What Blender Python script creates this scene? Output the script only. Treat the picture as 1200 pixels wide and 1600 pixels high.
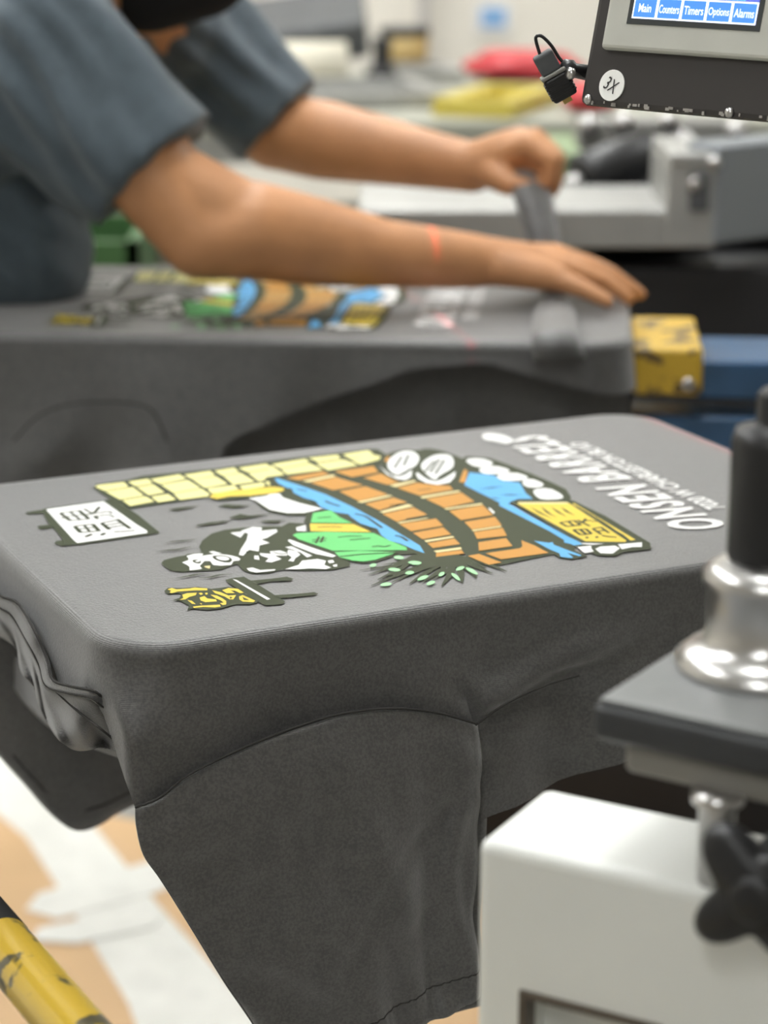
import bpy, bmesh, math, random
from mathutils import Vector, Matrix, noise
from mathutils.geometry import tessellate_polygon
random.seed(7)
for o in list(bpy.data.objects): bpy.data.objects.remove(o)
S = bpy.context.scene
COL = S.collection
# ------------------------------------------------------------------ camera
F_PX, PITCH = 3560.0, math.radians(16.0)
ZT = 0.95                                   # height of the shirt tops above the floor
CAM = Vector((0, 0, ZT + 0.455))
cd = bpy.data.cameras.new('camera'); cam = bpy.data.objects.new('camera', cd); COL.objects.link(cam)
cam.location = CAM; cam.rotation_euler = (math.pi/2 - PITCH, 0, 0)
cd.sensor_fit = 'VERTICAL'; cd.sensor_height = 38.2; cd.sensor_width = 28.65
cd.lens = 38.2*F_PX/1600
cd.clip_start = 0.02; cd.clip_end = 60
cd.dof.use_dof = True; cd.dof.focus_distance = 1.42; cd.dof.aperture_fstop = 5.6
S.camera = cam
# ------------------------------------------------------------------ world, exposure
w = bpy.data.worlds.new('world'); S.world = w; w.use_nodes = True
w.node_tree.nodes['Background'].inputs[0].default_value = (.95, .97, 1, 1)
w.node_tree.nodes['Background'].inputs[1].default_value = 0.03
S.view_settings.view_transform = 'Standard'; S.view_settings.look = 'None'
S.view_settings.exposure = 0.0; S.view_settings.gamma = 1.0
S.view_settings.use_curve_mapping = False
LAMP_W = 124.0                               # strength of each ceiling batten
LAMPS = [(x, y) for x in (-2.6, 0.0, 2.6) for y in (1.7, 3.9, 6.1) if (x, y) not in ((2.6, 6.1), (2.6, 1.7))] + [(-.8, -2.4), (-.8, -4.6)]

# ------------------------------------------------------------------ pixel -> direction helpers
_R = Vector((1,0,0)); _F = Vector((0, math.cos(PITCH), -math.sin(PITCH))); _U = Vector((0, math.sin(PITCH), math.cos(PITCH)))
def ray(px, py): return _F + _R*((px-600)/F_PX) + _U*(-(py-800)/F_PX)
def onz(px, py, z=ZT):
    d = ray(px, py); return CAM + d*((z-CAM.z)/d.z)
def ony(px, py, y):
    d = ray(px, py); return CAM + d*(y/d.y)
def onp(px, py, P, N):
    d = ray(px, py); return CAM + d*((P-CAM).dot(N)/d.dot(N))

# ------------------------------------------------------------------ materials
MATS = {}
def mat(name, col, rough=.6, metal=0, sheen=0, spec=.5, var=0, vscale=8, bump=0, bscale=200, knit=0, emit=0, wear=None, coat=0):
    if name in MATS: return MATS[name]
    m = bpy.data.materials.new(name); m.use_nodes = True; MATS[name] = m
    nt = m.node_tree; b = nt.nodes['Principled BSDF']; L = nt.links.new
    b.inputs['Base Color'].default_value = (*col, 1); b.inputs['Roughness'].default_value = rough
    b.inputs['Metallic'].default_value = metal; b.inputs['Specular IOR Level'].default_value = spec
    b.inputs['Sheen Weight'].default_value = sheen; b.inputs['Sheen Roughness'].default_value = .6
    b.inputs['Coat Weight'].default_value = coat
    if emit:
        b.inputs['Emission Color'].default_value = (*col, 1); b.inputs['Emission Strength'].default_value = emit
    tc = nt.nodes.new('ShaderNodeTexCoord')
    if var or wear:
        n = nt.nodes.new('ShaderNodeTexNoise'); n.inputs['Scale'].default_value = vscale; n.inputs['Detail'].default_value = 6
        L(tc.outputs['Object'], n.inputs['Vector'])
        r = nt.nodes.new('ShaderNodeValToRGB')
        if wear:
            r.color_ramp.elements[0].position = wear[1]; r.color_ramp.elements[0].color = (*wear[0], 1)
            r.color_ramp.elements[1].position = wear[1]+.04; r.color_ramp.elements[1].color = (*col, 1)
        else:
            r.color_ramp.elements[0].position = .40 if knit else .3; r.color_ramp.elements[1].position = .60 if knit else .7
            r.color_ramp.elements[0].color = (*[c*(1-var) for c in col], 1); r.color_ramp.elements[1].color = (*[min(1, c*(1+var)) for c in col], 1)
        fac = n.outputs['Fac']
        if knit:
            n3 = nt.nodes.new('ShaderNodeTexNoise'); n3.inputs['Scale'].default_value = 95; n3.inputs['Detail'].default_value = 4
            L(tc.outputs['Object'], n3.inputs['Vector'])
            mx = nt.nodes.new('ShaderNodeMix'); mx.inputs[0].default_value = .22
            L(n.outputs['Fac'], mx.inputs[2]); L(n3.outputs['Fac'], mx.inputs[3]); fac = mx.outputs[0]
        L(fac, r.inputs['Fac']); L(r.outputs['Color'], b.inputs['Base Color'])
    if bump or knit:
        n2 = nt.nodes.new('ShaderNodeTexNoise'); n2.inputs['Scale'].default_value = bscale; n2.inputs['Detail'].default_value = 3
        L(tc.outputs['Object'], n2.inputs['Vector'])
        bp = nt.nodes.new('ShaderNodeBump'); bp.inputs['Strength'].default_value = bump; bp.inputs['Distance'].default_value = .002
        src = n2.outputs['Fac']
        if knit:
            wv = nt.nodes.new('ShaderNodeTexWave'); wv.bands_direction = 'Z'; wv.inputs['Scale'].default_value = knit
            wv.inputs['Distortion'].default_value = 1.5; wv.inputs['Detail'].default_value = 1
            L(tc.outputs['Object'], wv.inputs['Vector'])
            ad = nt.nodes.new('ShaderNodeMath'); ad.operation = 'ADD'
            mu = nt.nodes.new('ShaderNodeMath'); mu.operation = 'MULTIPLY'; mu.inputs[1].default_value = .5
            L(wv.outputs['Fac'], mu.inputs[0]); L(n2.outputs['Fac'], ad.inputs[0]); L(mu.outputs[0], ad.inputs[1]); src = ad.outputs[0]
        L(src, bp.inputs['Height']); L(bp.outputs['Normal'], b.inputs['Normal'])
    return m

SHIRT = mat('charcoal_jersey', (.043, .041, .0400), .47, sheen=.45, spec=.66, var=.46, vscale=520, bump=.25, bscale=600, knit=330)
SHIRT_SEAM = mat('charcoal_seam', (.03, .028, .026), .9)
WHITEP = mat('white_paint', (.78, .77, .72), .5)
def ink(n, c): return mat('ink_'+n, c, .6, sheen=0, spec=.2)
K = ink('olive_black', (.036, .045, .018)); W_ = ink('white', (.80, .795, .78)); YP = ink('pale_yellow', (.76, .71, .31))
YG = ink('gold', (.70, .52, .07)); OR = ink('orange', (.52, .25, .050)); CR = ink('cream', (.74, .62, .32))
BL = ink('blue', (.115, .38, .68)); GR = ink('green', (.14, .54, .17)); LG = ink('mint', (.36, .68, .36))
STEEL = mat('steel', (.62, .61, .60), .30, 1, bump=.05, bscale=60)
ALU = mat('brushed_aluminium', (.40, .40, .385), .45, .6, var=.12, vscale=14, bump=.05, bscale=90)
BLACKP = mat('black_plastic', (.012, .012, .013), .4)
BLACKM = mat('black_metal', (.012, .012, .014), .55)
DARKG = mat('dark_grey_metal', (.085, .09, .095), .5, var=.2, vscale=30)
MIDG = mat('grey_metal', (.27, .265, .245), .5, var=.12, vscale=12)
YELLOW = mat('scratched_yellow', (.60, .38, .035), .38, wear=((.13, .085, .03), .42), vscale=30)
BLUEM = mat('blue_metal', (.03, .09, .19), .25, var=.2, vscale=18)
SKIN = mat('skin', (.54, .258, .115), .5, var=.10, vscale=22, bump=.12, bscale=160)
TEE = mat('blue_grey_jersey', (.068, .094, .115), .8, sheen=.2, var=.10, vscale=60, bump=.1, bscale=300)

# ------------------------------------------------------------------ object helpers
def tag(o, label, cat, group=None):
    o['label'] = label; o['category'] = cat
    if group: o['group'] = group
    return o
def empty(name, loc, rz=0):
    o = bpy.data.objects.new(name, None); COL.objects.link(o); o.location = loc; o.rotation_euler[2] = rz
    o.empty_display_size = .1
    return o
def thing(name, loc, label, cat, group=None, rz=0): return tag(empty(name, loc, rz), label, cat, group)
def link(name, me, parent=None, world=True):
    o = bpy.data.objects.new(name, me); COL.objects.link(o)
    if parent:
        o.parent = parent
        if world: o.matrix_parent_inverse = pmat(parent).inverted()
    return o
def pmat(o):
    m = Matrix.LocRotScale(o.location, o.rotation_euler, o.scale)
    return (pmat(o.parent) @ o.matrix_parent_inverse @ m) if o.parent else m
def obj(name, bm, ms, parent=None, smooth=False, world=True, bevel=0, keep=False):
    if not isinstance(ms, (list, tuple)): ms = [ms]
    if not keep: bmesh.ops.recalc_face_normals(bm, faces=bm.faces)
    me = bpy.data.meshes.new(name); bm.to_mesh(me); bm.free()
    for m in ms: me.materials.append(m)
    if smooth:
        for p in me.polygons: p.use_smooth = True
    o = link(name, me, parent, world)
    if bevel:
        md = o.modifiers.new('bevel', 'BEVEL'); md.width = bevel; md.segments = 3; md.limit_method = 'ANGLE'; md.angle_limit = math.radians(40)
    return o
def struct(o): o['kind'] = 'structure'; return o
def box(bm, c, s, M=None):
    c = Vector(c); s = Vector(s)/2
    vs = [bm.verts.new((M @ (c+Vector((x*s.x, y*s.y, z*s.z)))) if M else c+Vector((x*s.x, y*s.y, z*s.z))) for x in (-1,1) for y in (-1,1) for z in (-1,1)]
    for f in ((0,1,3,2),(4,6,7,5),(0,4,5,1),(2,3,7,6),(0,2,6,4),(1,5,7,3)): bm.faces.new([vs[i] for i in f])
    return bm
def B(): return bmesh.new()
def frame_of(d):
    d = d.normalized(); a = Vector((0,0,1)) if abs(d.z) < .9 else Vector((1,0,0))
    x = d.cross(a).normalized(); y = d.cross(x).normalized(); return x, y
def lathe(bm, base, axis, prof, n=28):
    """prof: (radius, distance along the axis) pairs"""
    axis = axis.normalized(); x, y = frame_of(axis); base = Vector(base); rings = []
    for r, h in prof:
        if r <= 1e-6: rings.append([bm.verts.new(base+axis*h)])
        else: rings.append([bm.verts.new(base+axis*h+(x*math.cos(2*math.pi*i/n)+y*math.sin(2*math.pi*i/n))*r) for i in range(n)])
    for a, b in zip(rings, rings[1:]):
        for i in range(n):
            j = (i+1) % n
            if len(a) == 1 and len(b) == 1: continue
            if len(a) == 1: bm.faces.new([a[0], b[i], b[j]])
            elif len(b) == 1: bm.faces.new([a[i], a[j], b[0]])
            else: bm.faces.new([a[i], a[j], b[j], b[i]])
    for rg in (rings[0], rings[-1]):
        if len(rg) > 1: bm.faces.new(rg)
    return bm
def tube(bm, pts, r, n=10):
    pts = [Vector(p) for p in pts]; rings = []
    rr = r if isinstance(r, (list, tuple)) else [r]*len(pts)
    px = None
    for i, p in enumerate(pts):
        d = (pts[min(i+1, len(pts)-1)]-pts[max(i-1, 0)]).normalized()
        if px is None: x, y = frame_of(d)
        else:
            x = (px - d*px.dot(d)).normalized(); y = d.cross(x)
        px = x
        rings.append([bm.verts.new(p+(x*math.cos(2*math.pi*k/n)+y*math.sin(2*math.pi*k/n))*rr[i]) for k in range(n)])
    for a, b in zip(rings, rings[1:]):
        for k in range(n): bm.faces.new([a[k], a[(k+1) % n], b[(k+1) % n], b[k]])
    bm.faces.new(rings[0]); bm.faces.new(rings[-1])
    return bm
def smoothline(pts, n):
    """Catmull-Rom resample of a polyline (tuples of any length) to n points, even in length"""
    P = [Vector(p) for p in pts]; out = []
    P = [P[0]*2-P[1]] + P + [P[-1]*2-P[-2]]
    for i in range(1, len(P)-2):
        for k in range(12):
            t = k/12; a, b, c, d = P[i-1:i+3]
            out.append(.5*((2*b)+(c-a)*t+(2*a-5*b+4*c-d)*t*t+(3*b-a-3*c+d)*t**3))
    out.append(P[-2])
    L = [0]
    for a, b in zip(out, out[1:]): L.append(L[-1]+(b-a).length)
    res = []; j = 0
    for i in range(n):
        t = L[-1]*i/(n-1)
        while j < len(L)-2 and L[j+1] < t: j += 1
        f = (t-L[j])/max(1e-9, L[j+1]-L[j]); res.append(out[j].lerp(out[j+1], min(1, f)))
    return res
def grid_faces(bm, rows, close=False):
    for a, b in zip(rows, rows[1:]):
        m = len(a)
        for i in range(m if close else m-1): bm.faces.new([a[i], a[(i+1) % m], b[(i+1) % m], b[i]])
def coons(top, bot, left, right, nu, nv):
    """bilinear blend of four pixel curves -> rows of 2D points"""
    T, Bo = smoothline(top, nu), smoothline(bot, nu); Lf, Rt = smoothline(left, nv), smoothline(right, nv); rows = []
    for j in range(nv):
        v = j/(nv-1); row = []
        for i in range(nu):
            u = i/(nu-1)
            p = T[i]*(1-v)+Bo[i]*v+Lf[j]*(1-u)+Rt[j]*u - (T[0]*(1-u)*(1-v)+T[-1]*u*(1-v)+Bo[0]*(1-u)*v+Bo[-1]*u*v)
            row.append(p)
        rows.append(row)
    return rows
def text_mesh(s, shear=0, bold=0):
    c = bpy.data.curves.new('t', 'FONT'); c.body = s; c.shear = shear; c.offset = bold; c.space_character = 1.16 if bold > .025 else 1.0; c.align_x = 'LEFT'; c.resolution_u = 3
    o = bpy.data.objects.new('t', c); COL.objects.link(o)
    me = bpy.data.meshes.new_from_object(o.evaluated_get(bpy.context.evaluated_depsgraph_get()))
    V = [v.co.copy() for v in me.vertices]; P = [tuple(p.vertices) for p in me.polygons]
    bpy.data.objects.remove(o); bpy.data.curves.remove(c); bpy.data.meshes.remove(me)
    return V, P
def text_into(bm, s, fn, shear=0, bold=0, mi=0):
    """fn maps normalised (0..1, 0..1) text box coordinates to a 3D point"""
    V, P = text_mesh(s, shear, bold)
    x0, x1 = min(v.x for v in V), max(v.x for v in V); y0, y1 = min(v.y for v in V), max(v.y for v in V)
    vs = [bm.verts.new(fn((v.x-x0)/(x1-x0), (v.y-y0)/(y1-y0))) for v in V]
    for p in P:
        try: f = bm.faces.new([vs[i] for i in p]); f.material_index = mi
        except ValueError: pass
def blob(parts, voxel=.006, smooth=6, disp=None, factor=.5):
    """one continuous surface around tapered limbs: parts = (p0, r0, p1, r1[, flat])"""
    bm = B()
    for q in parts:
        p0, r0, p1, r1 = Vector(q[0]), q[1], Vector(q[2]), q[3]
        sq = q[4] if len(q) > 4 else None
        d = p1-p0; L = d.length; prof = []
        if L < 1e-6: d = Vector((0,0,1))
        N = 6
        flat = sq == 'flat'
        for k in range(N+1):
            a = math.pi/2*(1-k/N); prof.append((r0*math.cos(a), -r0*math.sin(a)))
        if flat: prof += [(r1, L), (0, L)]
        else:
            for k in range(N+1):
                a = math.pi/2*k/N; prof.append((r1*math.cos(a), L+r1*math.sin(a)))
        prof = [(0 if r < 1e-6 else r, h) for r, h in prof]
        lathe(bm, p0, d, prof, 20)
    bmesh.ops.recalc_face_normals(bm, faces=bm.faces)
    me = bpy.data.meshes.new('b'); bm.to_mesh(me); bm.free()
    o = bpy.data.objects.new('b', me); COL.objects.link(o)
    md = o.modifiers.new('r', 'REMESH'); md.mode = 'VOXEL'; md.voxel_size = voxel; md.adaptivity = 0
    if smooth: sm = o.modifiers.new('s', 'SMOOTH'); sm.iterations = smooth; sm.factor = factor
    r = bpy.data.meshes.new_from_object(o.evaluated_get(bpy.context.evaluated_depsgraph_get()))
    bpy.data.objects.remove(o); bpy.data.meshes.remove(me)
    if disp:
        ns = [v.normal.copy() for v in r.vertices]
        for v, n in zip(r.vertices, ns): v.co += n*disp(v.co)
    for p in r.polygons: p.use_smooth = True
    return r
def blob_obj(name, parts, m, parent, **k):
    me = blob(parts, **k); me.name = name; me.materials.append(m); return link(name, me, parent)
def G(x, s): return math.exp(-(x/s)**2)

# ================================================================== the room
def plane(name, pts, m):
    bm = B(); bm.faces.new([bm.verts.new(p) for p in pts]); return struct(obj(name, bm, m))
FLOORM = mat('grey_concrete', (.30, .29, .27), .6, var=.14, vscale=2.5, bump=.05, bscale=30)
WALLM = mat('cream_wall', (.80, .76, .68), .8, var=.03, vscale=1.5)
X0, X1, Y0, Y1, ZC = -5.5, 5.5, -8.0, 7.6, 4.0
plane('floor', [(X0,Y0,0),(X1,Y0,0),(X1,Y1,0),(X0,Y1,0)], FLOORM)
plane('ceiling', [(X0,Y0,ZC),(X0,Y1,ZC),(X1,Y1,ZC),(X1,Y0,ZC)], mat('ceiling_white', (.75, .75, .73), .9))
plane('wall_back', [(X0,Y1,0),(X1,Y1,0),(X1,Y1,ZC),(X0,Y1,ZC)], WALLM)
plane('wall_front', [(X0,Y0,0),(X0,Y0,ZC),(X1,Y0,ZC),(X1,Y0,0)], WALLM)
plane('wall_left', [(X0,Y0,0),(X0,Y1,0),(X0,Y1,ZC),(X0,Y0,ZC)], WALLM)
plane('wall_right', [(X1,Y0,0),(X1,Y0,ZC),(X1,Y1,ZC),(X1,Y1,0)], WALLM)
bm = B(); box(bm, (0, Y1-.01, .06), (9, .02, .12)); struct(obj('baseboard_back', bm, MIDG))
DIFF = mat('lamp_diffuser', (.985, 1, .99), .5, emit=1)
DIFF.node_tree.nodes['Principled BSDF'].inputs['Emission Strength'].default_value = LAMP_W/3.2
bmh = B(); box(bmh, (0,0,.04), (.34, 1.5, .07)); bmd = B(); box(bmd, (0,0,0), (.30, 1.44, .02))
hm = bpy.data.meshes.new('housing'); bmh.to_mesh(hm); hm.materials.append(WHITEP)
dm = bpy.data.meshes.new('diffuser'); bmd.to_mesh(dm); dm.materials.append(DIFF)
for x, y in LAMPS:
    t = thing('ceiling_light', (x, y, ZC-.075), 'white ceiling batten light with long glowing diffuser', 'light', 'ceiling batten lights')
    for n, me in (('housing', hm), ('diffuser', dm)):
        o = bpy.data.objects.new(n, me); COL.objects.link(o); o.parent = t

# tape on the floor
def sheet(name, pts, z0, z1, m, label, cat, group=None):
    bm = B(); a = [bm.verts.new((q.x, q.y, z1)) for q in pts]; b = [bm.verts.new((q.x, q.y, z0)) for q in pts]
    bm.faces.new(a); bm.faces.new(b[::-1]); grid_faces(bm, [a, b], True)
    return tag(obj(name, bm, m), label, cat, group)
CARD = mat('tan_card', (.66, .43, .23), .6, var=.10, vscale=3, bump=.05, bscale=30)
sheet('protective_board', [Vector(q) for q in ((-.62,2.35,0),(.35,2.05,0),(.60,2.90,0),(.08,3.0,0),(-.62,3.30,0))], .0, .0022, CARD, 'tan protective floor board taped down below the shirt sleeve', 'floor board')
TAPE = mat('white_tape', (.80, .79, .74), .6, var=.06, vscale=20)
TAPES = []
def tape(name, px, label):
    sheet(name, [onz(x, y, 0) for x, y in px], (.0022+.0012*len(TAPES)), (.0034+.0012*len(TAPES)), TAPE, label, 'tape', 'floor tape'); TAPES.append(1)
tape('floor_tape', [(-60,1120),(10,1170),(120,1260),(250,1420),(410,1600),(430,1640),(225,1640),(200,1570),(110,1420),(40,1310),(-60,1230)], 'wide white tape stripe running along the tan floor')
tape('floor_tape', [(40,1425),(60,1400),(250,1345),(330,1350),(300,1375),(240,1400),(90,1440)], 'short white tape strip lying across the wide floor stripe')
tape('floor_tape', [(50,1475),(60,1455),(230,1420),(260,1430),(240,1455),(120,1480)], 'short torn white tape strip just beyond the wide stripe crossing')

# ================================================================== platen frames
class Fr:
    def __init__(s, O, yaw, Wd, L):
        s.O = Vector(O); s.yaw = yaw; s.e1 = Vector((math.cos(yaw), math.sin(yaw), 0)); s.e2 = Vector((-math.sin(yaw), math.cos(yaw), 0)); s.W = Wd; s.L = L
    def p(s, u, v, z=0): return s.O + s.e1*u + s.e2*v + Vector((0,0,z))
    def uv(s, P): d = P-s.O; return d.dot(s.e1), d.dot(s.e2)
NEAR = Fr(onz(176, 1022), math.radians(25.2), .410, .612)
FAR = Fr((0,0,0), math.radians(-4.5), .410, .682); NEAR.pu = 0; FAR.pu = .07
# the same print sits on both shirts: cat paw seen at (60,503) and boulder at (545,517) on the far one
_cu, _cv = NEAR.uv(onz(262, 928)); _ru, _rv = NEAR.uv(onz(965, 862))
_q = onz(545, 515)
FAR.O = _q - FAR.e1*(_ru+FAR.pu) - FAR.e2*_rv
FAR.O.z = ZT
_CL0 = FAR.uv(onp(990, 540, FAR.p(0, .10, 0), -FAR.e2))[0]; FAR.L = _CL0 - .002   # the cloth ends against the clamp block
def rrect_loop(L, Wd, R, n_c=10, step=.012):
    """rounded rectangle in (u,v), counter-clockwise from near-left; returns (u,v,nu,nv,side)"""
    out = []
    def line(a, b, nrm, side):
        k = max(2, int(math.dist(a, b)/step))
        for i in range(k): out.append((a[0]+(b[0]-a[0])*i/k, a[1]+(b[1]-a[1])*i/k, nrm[0], nrm[1], side))
    def arc(c, a0, side):
        for i in range(n_c):
            a = a0+math.pi/2*i/n_c; out.append((c[0]+R*math.cos(a), c[1]+R*math.sin(a), math.cos(a), math.sin(a), side))
    line((R,0), (L-R,0), (0,-1), 'near'); arc((L-R,R), -math.pi/2, 'c')
    line((L,R), (L,Wd-R), (1,0), 'right'); arc((L-R,Wd-R), 0, 'c')
    line((L-R,Wd), (R,Wd), (0,1), 'far'); arc((R,Wd-R), math.pi/2, 'c')
    line((0,Wd-R), (0,R), (-1,0), 'left'); arc((R,R), math.pi, 'c')
    return out
def interp(tab, x):
    if x <= tab[0][0]: return tab[0][1]
    for (a, p), (b, q) in zip(tab, tab[1:]):
        if x <= b:
            t = (x-a)/(b-a); t = t*t*(3-2*t) if False else t
            return p+(q-p)*t
    return tab[-1][1]
def shirt_body(fr, parent, depth_fn, fold_fn, R=.048, rf=.009, corner=None):
    loop = rrect_loop(fr.L, fr.W, R); bm = B(); rows = []
    prof = [(-.03, 0), (-rf-.004, 0)] + [(-rf+rf*math.sin(a), -rf+rf*math.cos(a)) for a in [math.pi/2*k/6 for k in range(0, 7)]]
    NV = 22
    for o, z in prof: rows.append([bm.verts.new(fr.p(u+nu*o, v+nv*o, z)) for u, v, nu, nv, sd in loop])
    for j in range(1, NV+1):
        row = []
        for u, v, nu, nv, sd in loop:
            zb = depth_fn(u, v, sd); z = -rf + (zb+rf)*j/NV
            o = fold_fn(u, v, z, sd)
            q = fr.p(u+nu*o, v+nv*o, z)
            if corner and sd == 'c' and u < R and v < R: q = corner(q, u, v, z, R)
            row.append(bm.verts.new(q))
        rows.append(row)
    grid_faces(bm, rows, True); bm.faces.new(rows[0])
    return obj('shirt_body', bm, SHIRT, parent, True)

# ================================================================== the print (built once in platen coordinates)
CROP = {1:(30,690,6), 2:(140,690,4), 3:(240,810,6.6667), 4:(360,740,3.75), 5:(420,690,4), 6:(580,690,3.75), 7:(780,740,4.8), 8:(740,660,2.857), 0:(0,0,1)}
MI = {'K':0,'W':1,'P':2,'Y':3,'O':4,'C':5,'B':6,'G':7,'L':8}
INKS = [K, W_, YP, YG, OR, CR, BL, GR, LG]
LAYER = .00022
def luv(c, x, y):
    x0, y0, s = CROP[c]; return NEAR.uv(onz(x0+x/s, y0+y/s))
class Print:
    def __init__(s): s.bm = B(); s.n = 0; s.used = {}
    def mi(s, k): return s.used.setdefault(MI[k], len(s.used))
    def face(s, uvs, k, lay):
        a = sum(p[0]*q[1]-q[0]*p[1] for p, q in zip(uvs, uvs[1:]+uvs[:1]))
        if a < 0: uvs = uvs[::-1]
        s.n += 1; z = LAYER*lay + s.n*6e-6
        vs = [s.bm.verts.new((u, v, z)) for u, v in uvs]; m = s.mi(k)
        for tri in tessellate_polygon([[Vector((u, v, 0)) for u, v in uvs]]):
            f = s.bm.faces.new([vs[i] for i in tri]); f.material_index = m; f.normal_update()
            if f.normal.z < 0: f.normal_flip()
    def poly(s, c, k, pts, lay=2, round_=0):
        q = [luv(c, x, y) for x, y in pts]
        if round_:
            for _ in range(round_):
                r = []
                for a, b in zip(q, q[1:]+q[:1]):
                    r += [(a[0]*.75+b[0]*.25, a[1]*.75+b[1]*.25), (a[0]*.25+b[0]*.75, a[1]*.25+b[1]*.75)]
                q = r
        s.face(q, k, lay)
    def line(s, c, k, pts, wd=.0022, lay=3, taper=False):
        q = [Vector(luv(c, x, y)) for x, y in pts]
        if len(q) > 2: q = smoothline(q, len(q)*3)
        elif taper: q = [q[0].lerp(q[1], i/6) for i in range(7)]
        L, R = [], []
        for i, p in enumerate(q):
            d = (q[min(i+1, len(q)-1)]-q[max(i-1, 0)]).normalized(); n = Vector((-d.y, d.x))
            h = wd/2*((1-abs(2*i/(len(q)-1)-1)*.85) if taper else 1)
            L.append(tuple(p+n*h)); R.append(tuple(p-n*h))
        s.face(L+R[::-1], k, lay)
    def mesh(s, name):
        me = bpy.data.meshes.new(name); s.bm.to_mesh(me); s.bm.free()
        for i in sorted(s.used, key=lambda q: s.used[q]): me.materials.append(INKS[i])
        return me
PRINTS = []
def pr(name, label):
    p = Print(); PRINTS.append((name, label, p)); return p

# --- wooden sign with the hot-spring characters
p = pr('printed_sign', 'white signboard print with hot spring characters')
p.poly(1,'K',[(205,650),(250,636),(800,560),(860,548),(1030,640),(1120,700),(1320,864),(1230,880),(545,978),(420,940),(330,830),(270,770)],1)
for q in ([(60,686),(68,672),(200,650),(230,680),(180,685)], [(170,810),(180,800),(290,790),(310,815),(205,833)], [(330,965),(345,945),(420,930),(540,975),(405,990)]): p.poly(1,'K',q,1)
p.poly(1,'W',[(252,648),(790,572),(1000,720),(1100,790),(1200,850),(1200,870),(545,965),(500,925),(380,790)],2)
for q, wd in (([(385,685),(480,757)],2.6), ([(475,672),(572,748)],1.8), ([(560,660),(655,742)],2.6), ([(385,685),(560,662)],1.6), ([(480,757),(655,742)],1.6), ([(385,737),(435,728)],1.6), ([(432,722),(605,700)],1.5),
              ([(605,645),(690,692)],1.8), ([(755,627),(695,688),(630,700)],2.4), ([(630,700),(760,682),(840,672),(870,690)],1.8), ([(705,713),(738,742)],2.6), ([(715,716),(830,704),(895,725)],1.8),
              ([(520,810),(578,870)],2.8), ([(610,800),(662,862)],1.8), ([(690,790),(750,855)],2.8), ([(520,810),(690,790)],1.6), ([(578,870),(765,853)],1.6), ([(548,838),(720,820)],1.6),
              ([(770,780),(848,842)],2.8), ([(918,745),(1042,832)],2.8), ([(775,780),(925,750)],1.6), ([(800,803),(960,778)],1.5), ([(825,824),(995,803)],1.5), ([(620,910),(682,885)],2.4), ([(768,895),(808,874)],2.6), ([(890,864),(1000,858),(1085,850)],1.6)):
    p.line(1,'K',q,wd*.0011,3)
# --- pale tile path
p = pr('printed_tile_path', 'pale yellow tiled path print')
p.poly(0,'K',[(146,764),(150,758),(200,751),(222,745),(340,733),(440,719),(578,703),(590,703),(606,713),(598,728),(560,736),(440,760),(425,768),(330,778),(204,796),(175,783)],.6)
T2 = [[(35,290),(50,280),(215,260),(245,290),(95,315)], [(240,258),(365,240),(395,270),(290,287)], [(380,243),(560,212),(605,240),(440,272)], [(590,215),(755,190),(785,220),(645,243)], [(780,190),(905,170),(935,200),(830,220)], [(930,172),(1105,145),(1140,172),(985,198)],
 [(100,320),(270,292),(340,345),(190,370)], [(295,292),(400,276),(470,325),(370,343)], [(445,277),(615,248),(695,298),(525,328)], [(645,245),(790,225),(865,272),(720,297)], [(835,222),(945,203),(1035,258),(900,278)], [(990,203),(1150,176),(1200,203),(1195,216),(1105,230),(1090,250),(1055,255)],
 [(205,375),(350,350),(405,382),(255,410)], [(385,352),(490,335),(540,370),(430,388)], [(525,333),(700,302),(750,335),(740,350),(565,372)], [(735,300),(900,280),(935,305),(800,330),(760,330)], [(935,285),(1080,262),(1100,278),(1085,290),(960,308)], [(1095,258),(1120,255),(1130,275),(1120,285)]]
for q in T2: p.poly(2,'P',q,1.4)
for q in ([(15,150),(230,115),(255,140),(75,175)], [(245,110),(430,90),(450,115),(310,135)], [(460,88),(620,62),(650,80),(640,95),(510,115)], [(75,180),(260,145),(340,185),(115,213)], [(295,145),(470,120),(560,155),(370,187)], [(510,120),(650,90),(700,100),(690,120),(575,152)], [(0,165),(20,160),(100,215),(0,228)]): p.poly(5,'P',q,1.4)
for q in ([(485,432),(560,420),(690,408),(620,425),(540,438)], [(670,530),(750,512),(885,503),(800,520),(720,532)], [(800,410),(850,400),(1010,408),(900,422)], [(870,485),(940,460),(1000,470),(1140,460),(1000,485),(940,492)], [(1060,505),(1120,500),(1200,500),(1180,515)]): p.poly(2,'K',q,1)
# --- wooden tub with its water
p = pr('printed_tub', 'orange wooden bath tub print')
p.poly(0,'K',[(425,748),(450,743),(512,736),(560,728),(590,730),(600,738),(645,750),(720,752),(800,795),(850,850),(862,868),(780,885),(748,878),(735,866),(672,873),(655,860),(600,832),(560,805),(500,775),(450,757)],1)
p.poly(6,'K',[(480,250),(540,260),(800,380),(1000,490),(1200,600),(1180,690),(1100,660),(1050,670),(780,720),(700,735),(560,690),(520,560)],1)
p.poly(4,'K',[(215,35),(260,22),(330,25),(500,100),(700,180),(900,290),(1080,390),(1200,450),(1160,490),(1100,480),(960,420),(870,380),(840,340),(700,290),(590,215),(500,180),(400,130),(360,110),(320,105),(240,70)],1.2)
p.poly(4,'B',[(258,38),(275,35),(400,75),(560,130),(720,205),(860,280),(960,340),(1060,400),(1110,430),(1138,475),(1080,455),(1000,420),(930,400),(885,370),(860,330),(820,320),(760,300),(710,265),(690,245),(620,235),(530,205),(500,170),(430,150),(370,120),(360,95),(330,90),(280,65)],2)
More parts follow.
